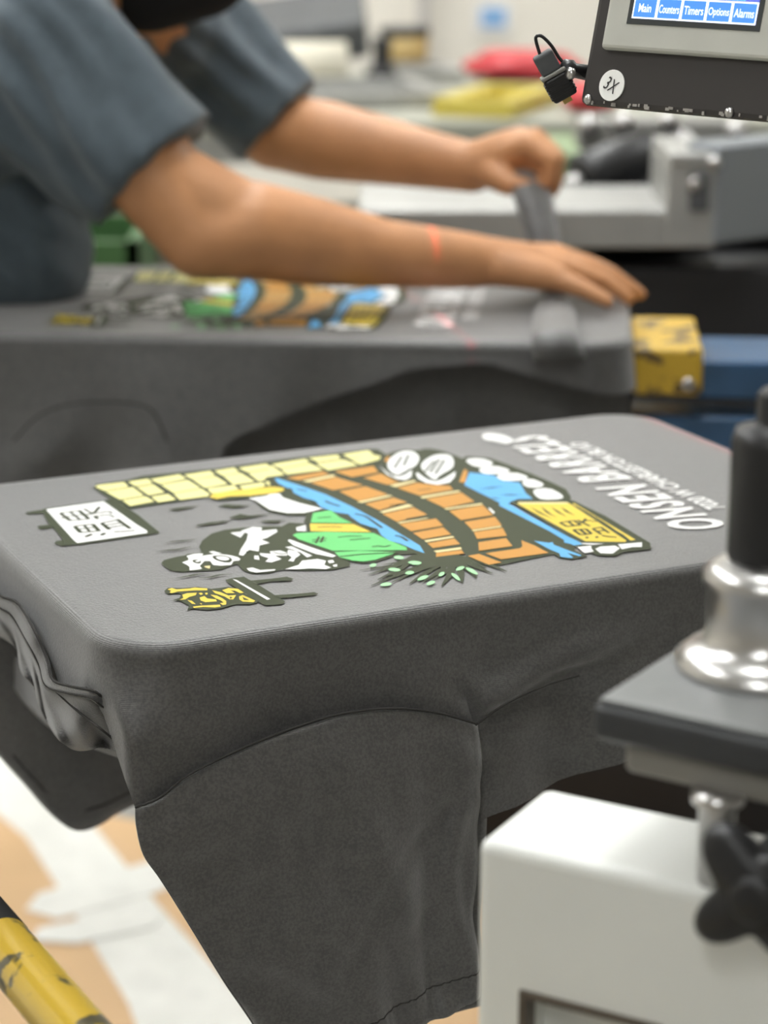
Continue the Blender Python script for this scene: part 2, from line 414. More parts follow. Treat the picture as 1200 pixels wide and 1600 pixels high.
for q in ([(390,100),(450,112)], [(555,170),(590,185),(640,200)], [(730,245),(790,260),(850,300),(890,328)], [(965,372),(1000,380),(1040,405)]): p.line(4,'K',q,.0022,3)
for c, k, q in ((5,'O',[(110,235),(340,195),(380,213),(190,250)]), (5,'C',[(210,255),(400,215),(420,225),(250,262)]), (5,'O',[(260,265),(420,230),(590,280),(430,308),(400,312)]), (5,'O',[(440,320),(605,288),(745,338),(560,380)]), (5,'C',[(550,385),(750,343),(775,348),(580,392)]),
 (5,'O',[(600,398),(780,358),(865,388),(690,438)]), (5,'C',[(690,448),(870,400),(905,412),(715,455)]), (5,'O',[(710,462),(905,420),(990,465),(800,510)]), (5,'C',[(800,515),(985,485),(1000,488),(820,520)]), (5,'O',[(815,525),(1045,490),(1090,535),(890,570)]), (5,'O',[(900,580),(1090,545),(1140,590),(960,620)]),
 (5,'C',[(970,628),(1150,600),(1160,608),(985,638)]), (5,'O',[(990,645),(1160,615),(1195,650),(1025,675)]), (6,'C',[(365,650),(525,628),(530,640),(385,660)]), (6,'O',[(380,663),(530,645),(545,665),(380,685)]),
 (5,'O',[(410,195),(655,162),(685,200),(520,232)]), (5,'O',[(590,235),(700,208),(790,255),(820,262),(740,280)]), (6,'C',[(105,265),(250,235),(265,242),(140,275)]), (6,'O',[(150,280),(270,250),(360,262),(460,268),(480,290),(280,325)]), (6,'C',[(285,332),(510,295),(525,302),(300,342)]),
 (6,'O',[(320,345),(530,308),(605,360),(430,398)]), (6,'C',[(425,402),(645,370),(655,378),(440,408)]), (6,'O',[(455,415),(655,382),(715,440),(525,470)]), (6,'O',[(545,480),(725,450),(765,500),(590,525)]), (6,'C',[(590,528),(760,503),(762,510),(595,535)]), (6,'O',[(600,540),(770,515),(795,562),(620,580)]),
 (6,'O',[(628,600),(790,575),(828,622),(630,650)]), (6,'O',[(565,680),(630,668),(765,718),(690,732)]), (6,'O',[(670,665),(870,635),(885,625),(880,588),(960,620),(1040,662),(760,700)]), (6,'W',[(685,400),(695,398),(725,425),(715,432)])): p.poly(c,k,q,2)
for q in ([(275,295),(350,288)], [(105,385),(205,372)], [(205,465),(300,448)]): p.line(6,'K',q,.0016,3)
# --- bather with robe
p = pr('printed_bather', 'black haired bather in green robe print')
p.poly(0,'K',[(311,856),(316,846),(331,835),(352,829),(380,826),(412,824),(440,824),(452,818),(478,820),(470,835),(480,852),(500,866),(530,873),(547,880),(546,886),(520,892),(480,893),(440,892),(420,897),(395,898),(380,893),(372,884),(345,880),(318,872)],.6)
p.poly(3,'K',[(80,475),(110,445),(220,415),(330,395),(360,380),(520,370),(600,350),(880,400),(940,470),(820,500),(700,545),(580,555),(370,562),(300,570),(180,555),(110,510)],.8)
p.poly(4,'K',[(310,95),(340,75),(380,110),(500,190),(545,215),(470,250),(455,300),(430,290),(445,250),(330,250),(230,230),(185,205),(140,165),(300,125)],.8)
p.poly(4,'K',[(440,250),(490,232),(600,215),(700,290),(850,350),(950,395),(1060,450),(1130,475),(990,480),(850,525),(770,532),(700,520),(620,505),(340,395),(360,350),(450,345)],1)
p.poly(3,'W',[(295,475),(365,450),(360,420),(420,410),(520,405),(570,395),(640,385),(720,390),(800,400),(880,420),(905,440),(890,455),(830,460),(810,500),(700,508),(620,500),(590,460),(530,460),(500,490),(480,510),(505,540),(450,550),(375,557),(375,520),(340,495)],2)
p.poly(3,'W',[(345,405),(420,385),(515,380),(510,400),(420,425),(350,420)],2); p.poly(3,'W',[(575,365),(620,355),(710,380),(640,388)],2)
p.poly(3,'K',[(395,455),(450,445),(500,460),(490,490),(430,485)],3,1); p.poly(3,'W',[(430,465),(470,455),(490,468),(450,475)],3.6)
p.poly(3,'K',[(605,412),(680,402),(775,412),(825,445),(800,478),(720,473),(640,448)],3,1); p.poly(3,'W',[(640,422),(700,414),(775,425),(795,450),(740,462),(680,452)],3.6,1)
p.poly(3,'C',[(525,515),(590,510),(585,540),(545,530)],2.4)
p.poly(3,'W',[(800,165),(960,150),(905,215),(850,190)],2)
p.poly(4,'W',[(60,345),(130,322),(185,325),(180,345),(270,335),(275,350),(215,385),(180,395),(230,415),(170,430),(165,465),(110,455),(75,490),(50,485),(60,455),(95,400),(105,360)],2)
for q in ([(385,325),(440,310),(440,345),(390,345)], [(335,400),(350,395),(470,440),(620,490),(600,500),(500,480),(370,430)], [(320,440),(360,435),(480,490),(450,500),(410,470)],
 [(170,475),(240,480),(230,465),(290,460),(340,475),(330,490),(260,490),(300,510),(240,530),(205,525),(225,505),(180,490)], [(340,455),(390,465),(410,485),(380,505),(370,525),(340,520),(360,500),(330,480)], [(140,490),(165,490),(170,515),(140,510)], [(95,565),(130,560),(175,575),(265,570),(260,578),(200,585),(150,590),(110,580)],
 [(320,570),(400,545),(420,520),(510,510),(560,520),(550,545),(590,560),(560,570),(460,565),(400,570)], [(570,520),(600,515),(610,530),(580,535)], [(600,545),(625,540),(625,555),(605,555)],
 [(105,155),(210,140),(230,130),(285,125),(310,150),(400,180),(540,215),(430,240),(330,240),(230,220),(190,195),(150,165)]): p.poly(4,'W',q,2)
p.line(4,'K',[(90,470),(125,460)],.0012,3); p.line(4,'K',[(250,472),(300,482),(340,478)],.0012,3)
p.poly(4,'G',[(485,240),(590,222),(640,265),(715,300),(470,297)],2); p.poly(4,'Y',[(465,303),(720,305),(830,352),(470,347)],2)
p.poly(4,'G',[(365,370),(390,358),(560,350),(840,358),(940,405),(1030,440),(1035,458),(600,462),(520,435),(400,395)],2); p.poly(4,'G',[(610,470),(760,462),(980,470),(850,515),(780,525),(720,520),(640,500)],2)
for q in ([(480,400),(565,390)], [(480,412),(560,403)], [(500,420),(520,380)], [(530,415),(545,380)], [(630,385),(700,378),(770,378)], [(700,400),(760,395),(820,390)], [(830,440),(870,435),(900,440),(940,432)], [(510,270),(590,265)], [(510,325),(580,322),(655,325)], [(640,498),(800,482),(985,474)]): p.line(4,'K',q,.0014,3)
for q in ([(20,265),(110,262),(230,245)], [(175,288),(250,292),(320,280)]): p.line(4,'K',q,.003,1,True)
p.poly(0,'Y',[(328,778),(333,774),(365,769),(402,765),(427,763),(443,765),(444,769),(430,773),(390,777),(360,778),(340,782),(330,780)],2)
p.poly(0,'K',[(327,782),(345,784),(392,780),(432,776),(446,770),(440,764),(400,768)],1.2)
p.poly(3,'K',[(435,82),(560,65),(720,40),(800,40),(740,55),(600,80),(470,92)],1)
for q in ([(120,270),(200,255),(330,245),(450,230)], [(30,362),(120,348),(240,340),(390,310)], [(225,640),(340,620),(470,597),(600,592)], [(475,635),(580,630),(690,605),(820,597)]): p.line(3,'K',q,.0028,1,True)
# --- slippers
p = pr('printed_slippers', 'pair of white slippers print')
p.poly(6,'K',[(55,100),(110,70),(200,52),(270,58),(320,45),(400,55),(500,90),(545,110),(570,170),(570,250),(540,270),(480,275),(300,268),(150,240),(70,190)],1.6,1)
for q in ([(90,150),(110,105),(170,65),(240,62),(285,95),(270,140),(235,165),(190,185),(160,205),(120,190)], [(65,170),(80,160),(130,210),(175,210),(240,168),(235,215),(200,235),(150,228),(90,200)], [(285,155),(310,120),(360,90),(420,80),(470,90),(487,130),(475,165),(420,195),(390,215),(380,235),(340,215)], [(260,195),(285,190),(340,235),(390,240),(495,178),(490,215),(460,248),(390,262),(320,250),(275,225)]): p.poly(6,'W',q,2.4 if q[0][1] < 160 else 3.0, 1 if q[0][1] < 160 else 0)
for q in ([(135,165),(180,95)], [(190,150),(220,85)], [(315,185),(370,120)], [(345,190),(400,110)], [(375,200),(430,115)]): p.line(6,'K',q,.0022,3)
for q in ([(72,160),(130,206),(175,207),(240,165)], [(278,186),(340,230),(390,236),(496,175)]): p.line(6,'K',q,.0034,3.5)
p.poly(6,'O',[(75,120),(90,100),(110,95),(95,130)],2.4); p.poly(6,'O',[(515,245),(545,170),(565,180),(550,250)],2.4)
# --- pond, boulders and the yellow board
p = pr('printed_pond', 'blue pond print edged with white stones')
p.poly(6,'K',[(525,110),(560,92),(690,102),(800,140),(940,195),(1040,238),(1140,285),(1170,330),(1160,380),(860,360),(800,380),(560,270),(555,180)],1.4)
p.poly(6,'B',[(575,188),(720,205),(760,235),(870,248),(905,310),(950,345),(850,352),(800,372),(1200,590),(1200,615),(1130,600),(1130,585),(860,420),(790,385),(545,262)],2)
p.poly(7,'B',[(0,230),(80,240),(480,470),(600,520),(630,540),(560,550),(485,515),(490,500),(0,250)],2.05)
p.poly(7,'K',[(245,510),(370,522),(420,530),(640,615),(660,630),(550,652),(450,640),(370,590)],1.5)
p.poly(7,'B',[(260,515),(370,530),(400,525),(410,545),(500,580),(620,625),(600,630),(510,605),(555,640),(540,645),(460,635),(450,610),(380,580)],2.1)
for q in ([(640,287),(770,272)], [(755,322),(880,322)], [(700,340),(760,345)]): p.line(6,'K',q,.0026,3,True)
for q in ([(540,112),(640,105),(720,130),(700,150),(610,160)], [(630,165),(720,148),(820,175),(790,195),(690,200),(640,190)], [(730,205),(840,188),(925,215),(900,235),(780,240),(745,225)], [(880,240),(930,225),(1005,250),(1010,270),(960,280),(900,272)], [(945,290),(1040,280),(1120,320),(1125,345),(1000,350),(960,325)]): p.poly(6,'W',q,2.6,1)
p.line(6,'K',[(1020,318),(1060,322)],.0014,3)
p = pr('printed_board', 'yellow signboard print with hot spring characters')
p.poly(7,'K',[(80,225),(140,200),(500,200),(560,215),(800,330),(1130,530),(1138,575),(1070,585),(930,600),(870,630),(740,625),(600,570),(560,550),(640,545),(500,470),(130,250)],2.3)
p.poly(7,'Y',[(130,235),(520,232),(955,515),(945,525),(645,520)],2.8); p.poly(7,'C',[(140,226),(510,226),(522,238),(150,240)],2.9)
p.poly(7,'Y',[(545,238),(562,235),(1022,508),(985,515),(930,470),(700,335)],2.8); p.line(7,'K',[(570,255),(760,365),(965,510)],.0016,3.2)
for q in ([(235,265),(310,310),(390,348)], [(315,262),(370,310),(430,340)], [(390,265),(440,300),(500,335)], [(465,265),(510,300),(565,325)]): p.line(7,'K',q,.0024,3.4,True)
for q in ([(455,382),(510,412)], [(515,372),(560,405)], [(560,365),(610,400)], [(455,382),(565,366)], [(505,412),(620,398)], [(585,362),(680,408)], [(650,352),(625,378),(590,385)], [(625,372),(690,365)], [(690,372),(735,372)],
          [(555,437),(612,475)], [(605,434),(655,470)], [(650,430),(692,465)], [(555,437),(650,430)], [(612,475),(692,465)], [(700,428),(765,470)], [(760,415),(825,460)], [(705,428),(765,417)], [(735,448),(800,440)], [(770,480),(820,488),(880,492)]): p.line(7,'K',q,.0022,3.4)
for x, y in ((658,495), (732,492)): p.poly(7,'K',[(x-18,y),(x,y-9),(x+18,y),(x,y+9)],3.4,1)
for q in ([(585,565),(690,555),(690,575),(710,600),(640,610)], [(720,580),(760,562),(870,555),(905,575),(850,615),(760,612)], [(890,545),(1070,530),(1070,565),(1000,565),(920,582)], [(600,535),(790,540),(700,548),(640,545)]): p.poly(7,'W',q,2.8)
# --- plant
p = pr('printed_plant', 'leafy green shrub print')
random.seed(3)
for bx, by, tx, ty in [(700,874,562,893),(690,872,580,917),(700,880,602,903),(680,870,598,884),(700,880,640,914),(705,878,660,912),(712,880,690,918),(715,880,722,913),(720,878,745,905),(720,876,770,898),(725,876,792,895),(690,872,620,878),(670,868,600,893),(660,872,575,900),(700,876,632,897),(712,880,675,908),(718,880,738,896),(705,870,650,888),(690,868,640,875),(730,878,760,890),(650,876,590,908),(690,878,612,912)]:
    mx, my = (bx+tx)/2+random.uniform(-4,4), (by+ty)/2+random.uniform(-3,3)
    p.line(0,'K',[(bx,by),(mx,my),(tx,ty)],.0050,1.5,True)
p.poly(0,'K',[(650,866),(700,866),(740,874),(735,886),(700,890),(660,884),(625,880)],1.4,1)
for x, y, a, l in ((616,893,.1,11),(648,882,.05,12),(660,906,-.4,10),(712,904,.7,10),(737,895,.5,12),(719,891,-.3,8),(623,874,.1,9),(583,886,-.2,6),(603,916,-.1,10),(661,906,-.35,10),(650,883,0,9),(673,914,-.3,8),(640,898,-.1,8),(690,900,-.5,6)):
    ca, sa = math.cos(a), math.sin(a)
    p.poly(0,'L',[(x+dx*ca-dy*sa, y+dx*sa+dy*ca) for dx, dy in ((-l,0),(-l*.3,-3.2),(l*.6,-2.4),(l,0),(l*.4,2.6),(-l*.5,2.4))],2.4,1)
# --- cat and its bench
p = pr('printed_cat', 'yellow spotted cat print beside a small bench')
p.poly(3,'K',[(110,770),(150,735),(300,738),(460,725),(600,745),(700,735),(780,725),(900,745),(960,800),(1070,860),(1085,890),(1000,908),(850,908),(700,952),(560,967),(400,952),(350,972),(370,920),(270,868),(190,868),(270,840),(290,800),(260,790),(150,800)],1)
for q in ([(145,755),(190,740),(240,755),(380,745),(430,735),(480,740),(560,745),(560,765),(430,765),(250,778),(190,795),(165,785),(185,770)], [(300,810),(350,795),(450,790),(440,815),(370,835),(330,860),(270,865),(310,845)], [(350,865),(400,875),(440,910),(400,905)], [(480,840),(530,825),(560,850),(650,860),(660,880),(540,890),(490,870)], [(590,810),(660,820),(720,850),(760,880),(740,900),(700,870),(650,850)], [(410,935),(500,925),(600,920),(690,915),(700,935),(640,945),(520,940),(420,950)], [(610,765),(700,785),(780,820),(860,815),(830,860),(790,860),(740,830),(640,795)], [(715,765),(780,742),(880,750),(940,790),(900,795),(850,770),(800,765),(850,795),(760,795)], [(890,830),(930,815),(1060,875),(1040,890),(930,885),(895,860)], [(470,795),(500,790),(515,805),(490,815)], [(535,795),(560,790),(565,805),(545,812)], [(480,900),(505,905),(500,915)], [(690,900),(760,890),(755,915),(720,920)]): p.poly(3,'Y',q,2)
p.poly(3,'K',[(925,835),(1000,870),(940,868)],2.6); p.poly(3,'K',[(790,835),(825,840),(800,858)],2.6); p.poly(3,'K',[(375,840),(400,845),(385,855)],2.6)
p.poly(0,'K',[(352,908),(364,905),(381,903),(401,914),(446,942),(441,946),(415,948),(395,938),(378,925),(358,914)],.8)
p.poly(4,'K',[(120,635),(230,625),(330,612),(370,625),(350,635),(230,640),(160,655)],1.2); p.poly(4,'K',[(230,722),(400,712),(490,703),(515,712),(480,722),(300,738)],1.2)
p.poly(4,'W',[(12,628),(35,632),(235,745),(215,750)],2)
# --- lettering
p = pr('printed_title', 'bold white title lettering'); p.mi('W')
def lettering(p, s, base0, base1, h, shear, bold, lay=2):
    a, b = Vector(NEAR.uv(onz(*base0))), Vector(NEAR.uv(onz(*base1)))
    d = (b-a); up = Vector((-1, 0))*h
    up = Vector((-d.y, d.x)).normalized()*h
    text_into(p.bm, s, lambda x, y: Vector((*(a+d*x+up*y), LAYER*lay)), shear, bold, p.mi('W'))
lettering(p, 'ONSEN BARRELS', (1141,823), (846,680), .041, .22, .030)
p.poly(8,'W',[(35,65),(60,50),(130,60),(180,85),(150,105),(100,90),(50,85)],2.1,1)
p = pr('printed_address', 'thin white address lettering'); p.mi('W')
lettering(p, '7020 W CHARLESTON BLVD', (1136,795), (912,692), .0155, 0, .02)
PRINT_MESH = [(n, l, p.mesh(n)) for n, l, p in PRINTS]
def place_print(fr, parent):
    for n, l, me in PRINT_MESH:
        o = bpy.data.objects.new(n, me); COL.objects.link(o); o.parent = parent; o['label'] = l
        o.matrix_parent_inverse = pmat(parent).inverted()
        o.location = fr.p(fr.pu, 0, .0006); o.rotation_euler[2] = fr.yaw

# ================================================================== near platen and shirt
def platen(fr, label, arm_len, armm, group='press platens'):
    t = thing('press_platen', fr.p(fr.L/2, fr.W/2, -.02), label, 'platen', group, fr.yaw)
    loop = rrect_loop(fr.L-.012, fr.W-.012, .045); bm = B()
    a = [bm.verts.new(fr.p(u+.006, v+.006, -.0025)) for u, v, *_ in loop]; b = [bm.verts.new(fr.p(u+.006, v+.006, -.018)) for u, v, *_ in loop]
    bm.faces.new(a); bm.faces.new(b[::-1]); grid_faces(bm, [a, b], True)
    obj('board', bm, BLACKM, t)
    M = Matrix.Translation(fr.p(0, fr.W/2, 0)) @ Matrix.Rotation(fr.yaw, 4, 'Z')
    bm = B(); box(bm, (fr.L*.42+.02, 0, -.040), (fr.L*.84, .09, .044), M); obj('arm_channel', bm, BLACKM, t, bevel=.003)
    return t, M
tn, Mn = platen(NEAR, 'black press platen under the sharp foreground printed shirt', .9, BLUEM)

sh = thing('printed_t_shirt', NEAR.p(NEAR.L/2, NEAR.W/2, 0), 'charcoal t-shirt in the foreground stretched flat over a platen, whole bath house print showing', 't-shirt', 'printed shirts on platens', 0)
NN = -NEAR.e2; NL = -NEAR.e1
PN = NEAR.p(0, 0, 0); PL = NEAR.p(0, 0, 0)
def z_on(px, py, P, N): return onp(px, py, P, N).z - ZT
_low = []
for px, py in ((200,1275),(330,1240),(480,1180),(620,1165),(735,1190),(746,1287),(830,1252),(900,1222),(955,1192),(1040,1155),(1130,1112),(1300,1040)):
    q = onp(px, py, PN+NN*.012, NN); _low.append((NEAR.uv(q)[0], q.z-ZT))
_neck = []
for px, py in ((-70,850),(-30,893),(0,932),(27,943),(55,990),(74,1034),(80,1064),(110,1073),(148,1081),(168,1097),(212,1102)):
    q = onp(px, py, PL+NL*.010, NL); _neck.append((NEAR.uv(q)[1], q.z-ZT))
_neck.sort()
_zc = z_on(212, 1266, PN+NN*.012, NN)
def depth_near(u, v, sd):
    L, Wd, R = NEAR.L, NEAR.W, .048
    if sd == 'near': return interp(_low, u)
    if sd == 'left': return interp(_neck, v)-.014
    if sd == 'c':
        if u < R and v < R:
            t = min(1, math.atan2(R-v, R-u)/math.radians(35)); return interp(_neck, R)*(1-t)+_zc*t
        if u < R: return interp(_neck, v)
        if v < R:
            t = math.atan2(u-(L-R), R-v)/(math.pi/2); return interp(_low, L-R)*(1-t)-.078*t
        return -.078 if u > .3 else -.12
    return -.078 if sd == 'right' else -.12
def fold_near(u, v, z, sd):
    d = max(0, -z-.013)
    if sd == 'near' or (sd == 'c' and v < .048):
        o = .10*d + .06*d*math.sin(u*38) + .03*d*math.sin(u*91+2)
        # raised crease running from the underarm up to the right, with a groove beneath it
        x = u-_fu0; zc = _fz0 + x*_fsl
        if x > -.02: o += (.010*G(z-zc-.008, .010) - .010*G(z-zc+.010, .007))*max(0, min(1, (x+.02)/.03))*max(0, min(1, (.14-x)/.08))
        o += .0035*noise.noise(Vector((u*16, z*34, 3)))*min(1, d*14) + .0025*math.sin(u*60+z*110)*min(1, d*12)*(1 if u > _fu0 else .4)
        return max(o, -.004+0*d)
    if sd == 'left':
        return .07*d + .0015*math.sin(v*55+1)*min(1, d*14)
    return .08*d + .02*d*math.sin((u+v)*50)
_f0 = onp(745, 1122, PN+NN*.012, NN); _f1 = onp(935, 1030, PN+NN*.012, NN)
_fu0 = NEAR.uv(_f0)[0]; _fz0 = _f0.z-ZT; _fsl = (_f1.z-_f0.z)/(NEAR.uv(_f1)[0]-_fu0)
_ue = NEAR.uv(onp(209, 1190, PN+NN*.012, NN))[0]
def corner_near(q, u, v, z, R):
    phi = math.degrees(math.atan2(R-u, R-v)); t = max(0, min(1, (-z-.014)/.045)); t = t*t*(3-2*t)
    if phi <= 55: pu = R-(R-_ue)*phi/55; o = fold_near(pu, 0, z, 'near')
    else:
        f = (phi-55)/35; pu = _ue*(1-f)+.004*f; a = fold_near(_ue, 0, z, 'near'); o = a*(1-f)-R*f
    return q.lerp(NEAR.p(pu, -o, z), t)
body = shirt_body(NEAR, sh, depth_near, fold_near, corner=corner_near)
place_print(NEAR, sh)

def cloth_patch(name, rows2d, fn, parent, m=SHIRT, thick=.0014, sub=True):
    """rows of pixel points -> world points by fn(px, py, u, v)"""
    bm = B(); nv = len(rows2d); nu = len(rows2d[0]); rows = []
    for j, r in enumerate(rows2d): rows.append([bm.verts.new(fn(p[0], p[1], i/(nu-1), j/(nv-1))) for i, p in enumerate(r)])
    grid_faces(bm, rows)
    o = obj(name, bm, m, parent, True)
    if thick: md = o.modifiers.new('t', 'SOLIDIFY'); md.thickness = thick; md.offset = 0
    return o
# near sleeve (front and back layer of one hanging tube)
S_top = [(211,1262),(250,1246),(300,1208),(400,1160),(500,1124),(560,1111),(620,1107),(680,1113),(745,1131)]
S_left = [(211,1262),(213,1292),(224,1335),(252,1375),(300,1450),(350,1530),(405,1612),(432,1690)]
S_right = [(745,1131),(750,1170),(751,1210),(748,1300),(743,1380),(739,1430),(745,1490),(746,1552)]
S_bot = [(432,1690),(520,1655),(600,1624),(660,1594),(710,1568),(746,1552)]
NU, NVV = 60, 60
rows = coons(S_top, S_bot, S_left, S_right, NU, NVV)
def sleeve_bulge(u, v):
    b = .012*math.sin(math.pi*min(1, max(0, u)))**.6*(.25+.75*v)
    b += .0045*G((u-.62)-.22*(v-.3), .07)*math.sin(math.pi*min(1, v*1.2)) - .005*G((u-.80)+.10*(v-.5), .04)*v
    b += .004*G((u-.93)-.03*math.sin(v*9), .03)*v*(1-v)*4
    b += .0035*math.sin(u*9+v*5)*v*(1-.3*v) + .0016*math.sin(u*23-v*16)*v
    b += (.004*noise.noise(Vector((u*4, v*4, 7)))+.002*noise.noise(Vector((u*11, v*9, 1))))*min(1, v*4)
    b -= .004*G((u+v*1.1)-1.25, .05)*min(1, v*2)*(1-v)
    return b
def sleeve_front(px, py, u, v):
    off = .0135 + .012*v + .004*min(1, v*8)
    q = onp(px, py, PN+NN*off, NN); return q + NN*(sleeve_bulge(u, v) + .0012*math.sin(u*150)*G(v-.915, .02))
def sleeve_back(px, py, u, v):
    off = .0135 + .012*v - .010*min(1, v*6)
    q = onp(px+11*u*min(1, v*3), py+ (8+10*u)*v, PN+NN*off, NN); return q - NN*(.012*math.sin(math.pi*u)*v)
slv = cloth_patch('sleeve', rows, sleeve_front, sh); slb = cloth_patch('sleeve', rows, sleeve_back, sh)
def px_line(name, pts, fn, r, parent, m=SHIRT_SEAM, n=60):
    P = smoothline(pts, n); bm = B(); tube(bm, [fn(p[0], p[1], i/(n-1)) for i, p in enumerate(P)], r, 6); return obj(name, bm, m, parent, True)
px_line('shoulder_seam', S_top, lambda x, y, t: onp(x, y, PN+NN*.0165, NN), .0008, slv)
def hem_row(v): 
    j = v*(NVV-1); a = rows[int(j)]; b = rows[min(NVV-1, int(j)+1)]; f = j-int(j); return [a[i].lerp(b[i], f) for i in range(NU)]
hr = hem_row(.905); bm = B()
tube(bm, [sleeve_front(p[0], p[1], i/(NU-1), .905)+NN*.0006 for i, p in enumerate(hr)], .0006, 6); obj('hem_stitching', bm, SHIRT_SEAM, slv, True)
px_line('underarm_seam', [(743,1133),(790,1100),(850,1072),(905,1055)], lambda x, y, t: onp(x, y, PN+NN*.0155, NN), .0007, slv)

# collar end: rib, hanging neckline folds and the far sleeve behind
_top = [(-70,852),(-30,893),(0,930),(27,942),(55,988),(74,1032),(82,1062),(110,1072),(148,1080),(168,1096),(212,1101)]
_rib = [(-70,872),(-30,912),(-2,948),(18,962),(42,1002),(62,1042),(72,1072),(105,1083),(143,1091),(166,1107),(213,1112)]
_bot = [(-70,930),(-30,965),(0,993),(25,1012),(34,1050),(52,1072),(66,1112),(92,1155),(122,1172),(165,1169),(213,1188)]
def two(a, b, nu, nv):
    A, Bq = smoothline(a, nu), smoothline(b, nu); return [[A[i].lerp(Bq[i], j/(nv-1)) for i in range(nu)] for j in range(nv)]
def left_off(px, py, u, v, o): return onp(px, py, PL+NL*(o-.05*max(0, (u-.72)/.28)**2), NL)
cloth_patch('collar_rib', two(_top, _rib, 60, 5), lambda x, y, u, v: left_off(x, y, u, v, .0085+.001*math.sin(v*math.pi)+.0012*math.sin(u*31)), sh, thick=.0025)
px_line('collar_seam', _top, lambda x, y, t: left_off(x, y, t, 0, .0098+.0012*math.sin(t*31)), .0009, sh)
px_line('collar_seam', _rib, lambda x, y, t: left_off(x, y, t, 0, .0103+.0012*math.sin(t*31)), .0007, sh)
cloth_patch('neckline', two(_rib, _bot, 70, 14), lambda x, y, u, v: left_off(x, y, u, v, .008-.010*v+.005*math.sin(u*24+v*4)*v+.003*math.sin(u*47-v*6)*v), sh)
px_line('neckline_seam', [(72,1066),(85,1078),(120,1110),(165,1145),(205,1180)], lambda x, y, t: left_off(x, y, .35+.65*t, 0, .0085-.006*t), .0008, sh)
PF = NEAR.p(0, NEAR.W, 0)
FS_top = [(-110,960),(-40,980),(60,1010),(150,1050),(260,1090)]
FS_bot = [(-60,1110),(0,1182),(40,1226),(75,1266),(112,1292),(150,1288),(185,1272),(215,1262),(300,1235)]
cloth_patch('far_sleeve', two(FS_top, FS_bot, 40, 16), lambda x, y, u, v: onp(x, y, PF-NN*(.02+.02*v), NN) - NN*(.008*math.sin(u*9)*v), sh, thick=.002)
px_line('far_sleeve_hem', [(20,1180),(60,1225),(105,1265),(150,1262),(215,1232)], lambda x, y, t: onp(x, y, PF-NN*.032, NN), .0009, sh)
# inside back panel seen through the open neck
cloth_patch('back_panel', two([(-70,960),(0,1000),(60,1060),(140,1100),(230,1120)], [(-60,1000),(0,1046),(44,1104),(100,1150),(230,1200)], 30, 6), lambda x, y, u, v: onp(x, y, PL-NL*.06, NL), sh)
bm = B()   # underside of the body, hanging slack beneath the platen
r0 = []; r1 = []
def _sl(u): k = max(0, min(1, (u-.28)/.15)); return -.089-.050*k*k*(3-2*k)    # dips under the arm
for k in range(30):
    u = .03+k/29*(NEAR.L-.06); r0.append(bm.verts.new(NEAR.p(u, .012, _sl(u)-.004*math.sin(u*20)))); r1.append(bm.verts.new(NEAR.p(u, NEAR.W-.012, _sl(u)-.008+.004*math.sin(u*17))))
grid_faces(bm, [r0, r1]); obj('back_panel', bm, SHIRT, sh, True)

# ================================================================== far platen, shirt and arm
tf, Mf = platen(FAR, 'black press platen under the shirt the worker is loading', .9, BLUEM)
fs = thing('printed_t_shirt', FAR.p(FAR.L/2, FAR.W/2, 0), 'charcoal printed t-shirt being smoothed over a platen by the worker', 't-shirt', 'printed shirts on platens')
FN = -FAR.e2; PFN = FAR.p(0,0,0)
_flow = []
for px, py in ((-200,800),(-40,800),(340,760),(352,690),(450,650),(560,610),(640,580),(760,570),(860,600),(960,625),(1000,625)):
    q = onp(px, py, PFN+FN*.012, FN); _flow.append((FAR.uv(q)[0], q.z-ZT))
def depth_far(u, v, sd):
    if sd == 'near' or (sd == 'c' and v < .05 and u > .3): return interp(_flow, u)
    if sd == 'right':                    # the hem rides over the arm tongue
        k = max(0, min(1, (abs(v-(FAR.W/2-.015))-.036)/.025)); return -.027-.048*k
    return -.10
def fold_far(u, v, z, sd):
    d = max(0, -z-.013)
    return .10*d + .10*d*math.sin(u*24+1) + .05*d*math.sin(u*55) + (.012*G(u-.10-.12*math.sin((z+.16)*9), .05)*min(1, d*9) if sd == 'near' else 0)
shirt_body(FAR, fs, depth_far, fold_far, R=.05)
place_print(FAR, fs)
def low(q): q.z = min(q.z, ZT-.0205); return q
cloth_patch('back_panel', two([(300,560),(500,545),(760,545),(985,540)], [(300,780),(500,780),(760,780),(990,690)], 40, 10), lambda x, y, u, v: low(onp(x, y, PFN-FN*.07, FN) + FN*(.008*math.sin(u*25)*v)), fs)
px_line('shoulder_seam', [(20,690),(60,650),(110,632),(180,628),(235,640),(262,690)], lambda x, y, t: onp(x, y, PFN+FN*.034, FN), .0012, fs)
# the lifted fold of cloth running from the worker's fist over the platen
st = [ony(822,272,2.585), ony(832,310,2.55), ony(846,360,2.525), ony(856,412,2.50), onz(861,456,ZT+.005), onz(866,480,ZT+.005), onz(866,505,ZT+.008), ony(868,530,FAR.p(.60,-.018).y), ony(874,560,FAR.p(.60,-.026).y)]
P = smoothline(st, 40); bm = B(); rws = []
for i, q in enumerate(P):
    t = i/39; wd = .021*(1-.45*math.sin(math.pi*min(1, t*1.25))**2) + .010*max(0, t-.8)
    rws.append([bm.verts.new(q + Vector((a*wd, -.010*(1-a*a)+.004*a, .004*(1-a*a)))) for a in (-1,-.6,-.2,.2,.6,1)])
grid_faces(bm, rws); o = obj('lifted_fold', bm, SHIRT, fs, True); md = o.modifiers.new('t', 'SOLIDIFY'); md.thickness = .004
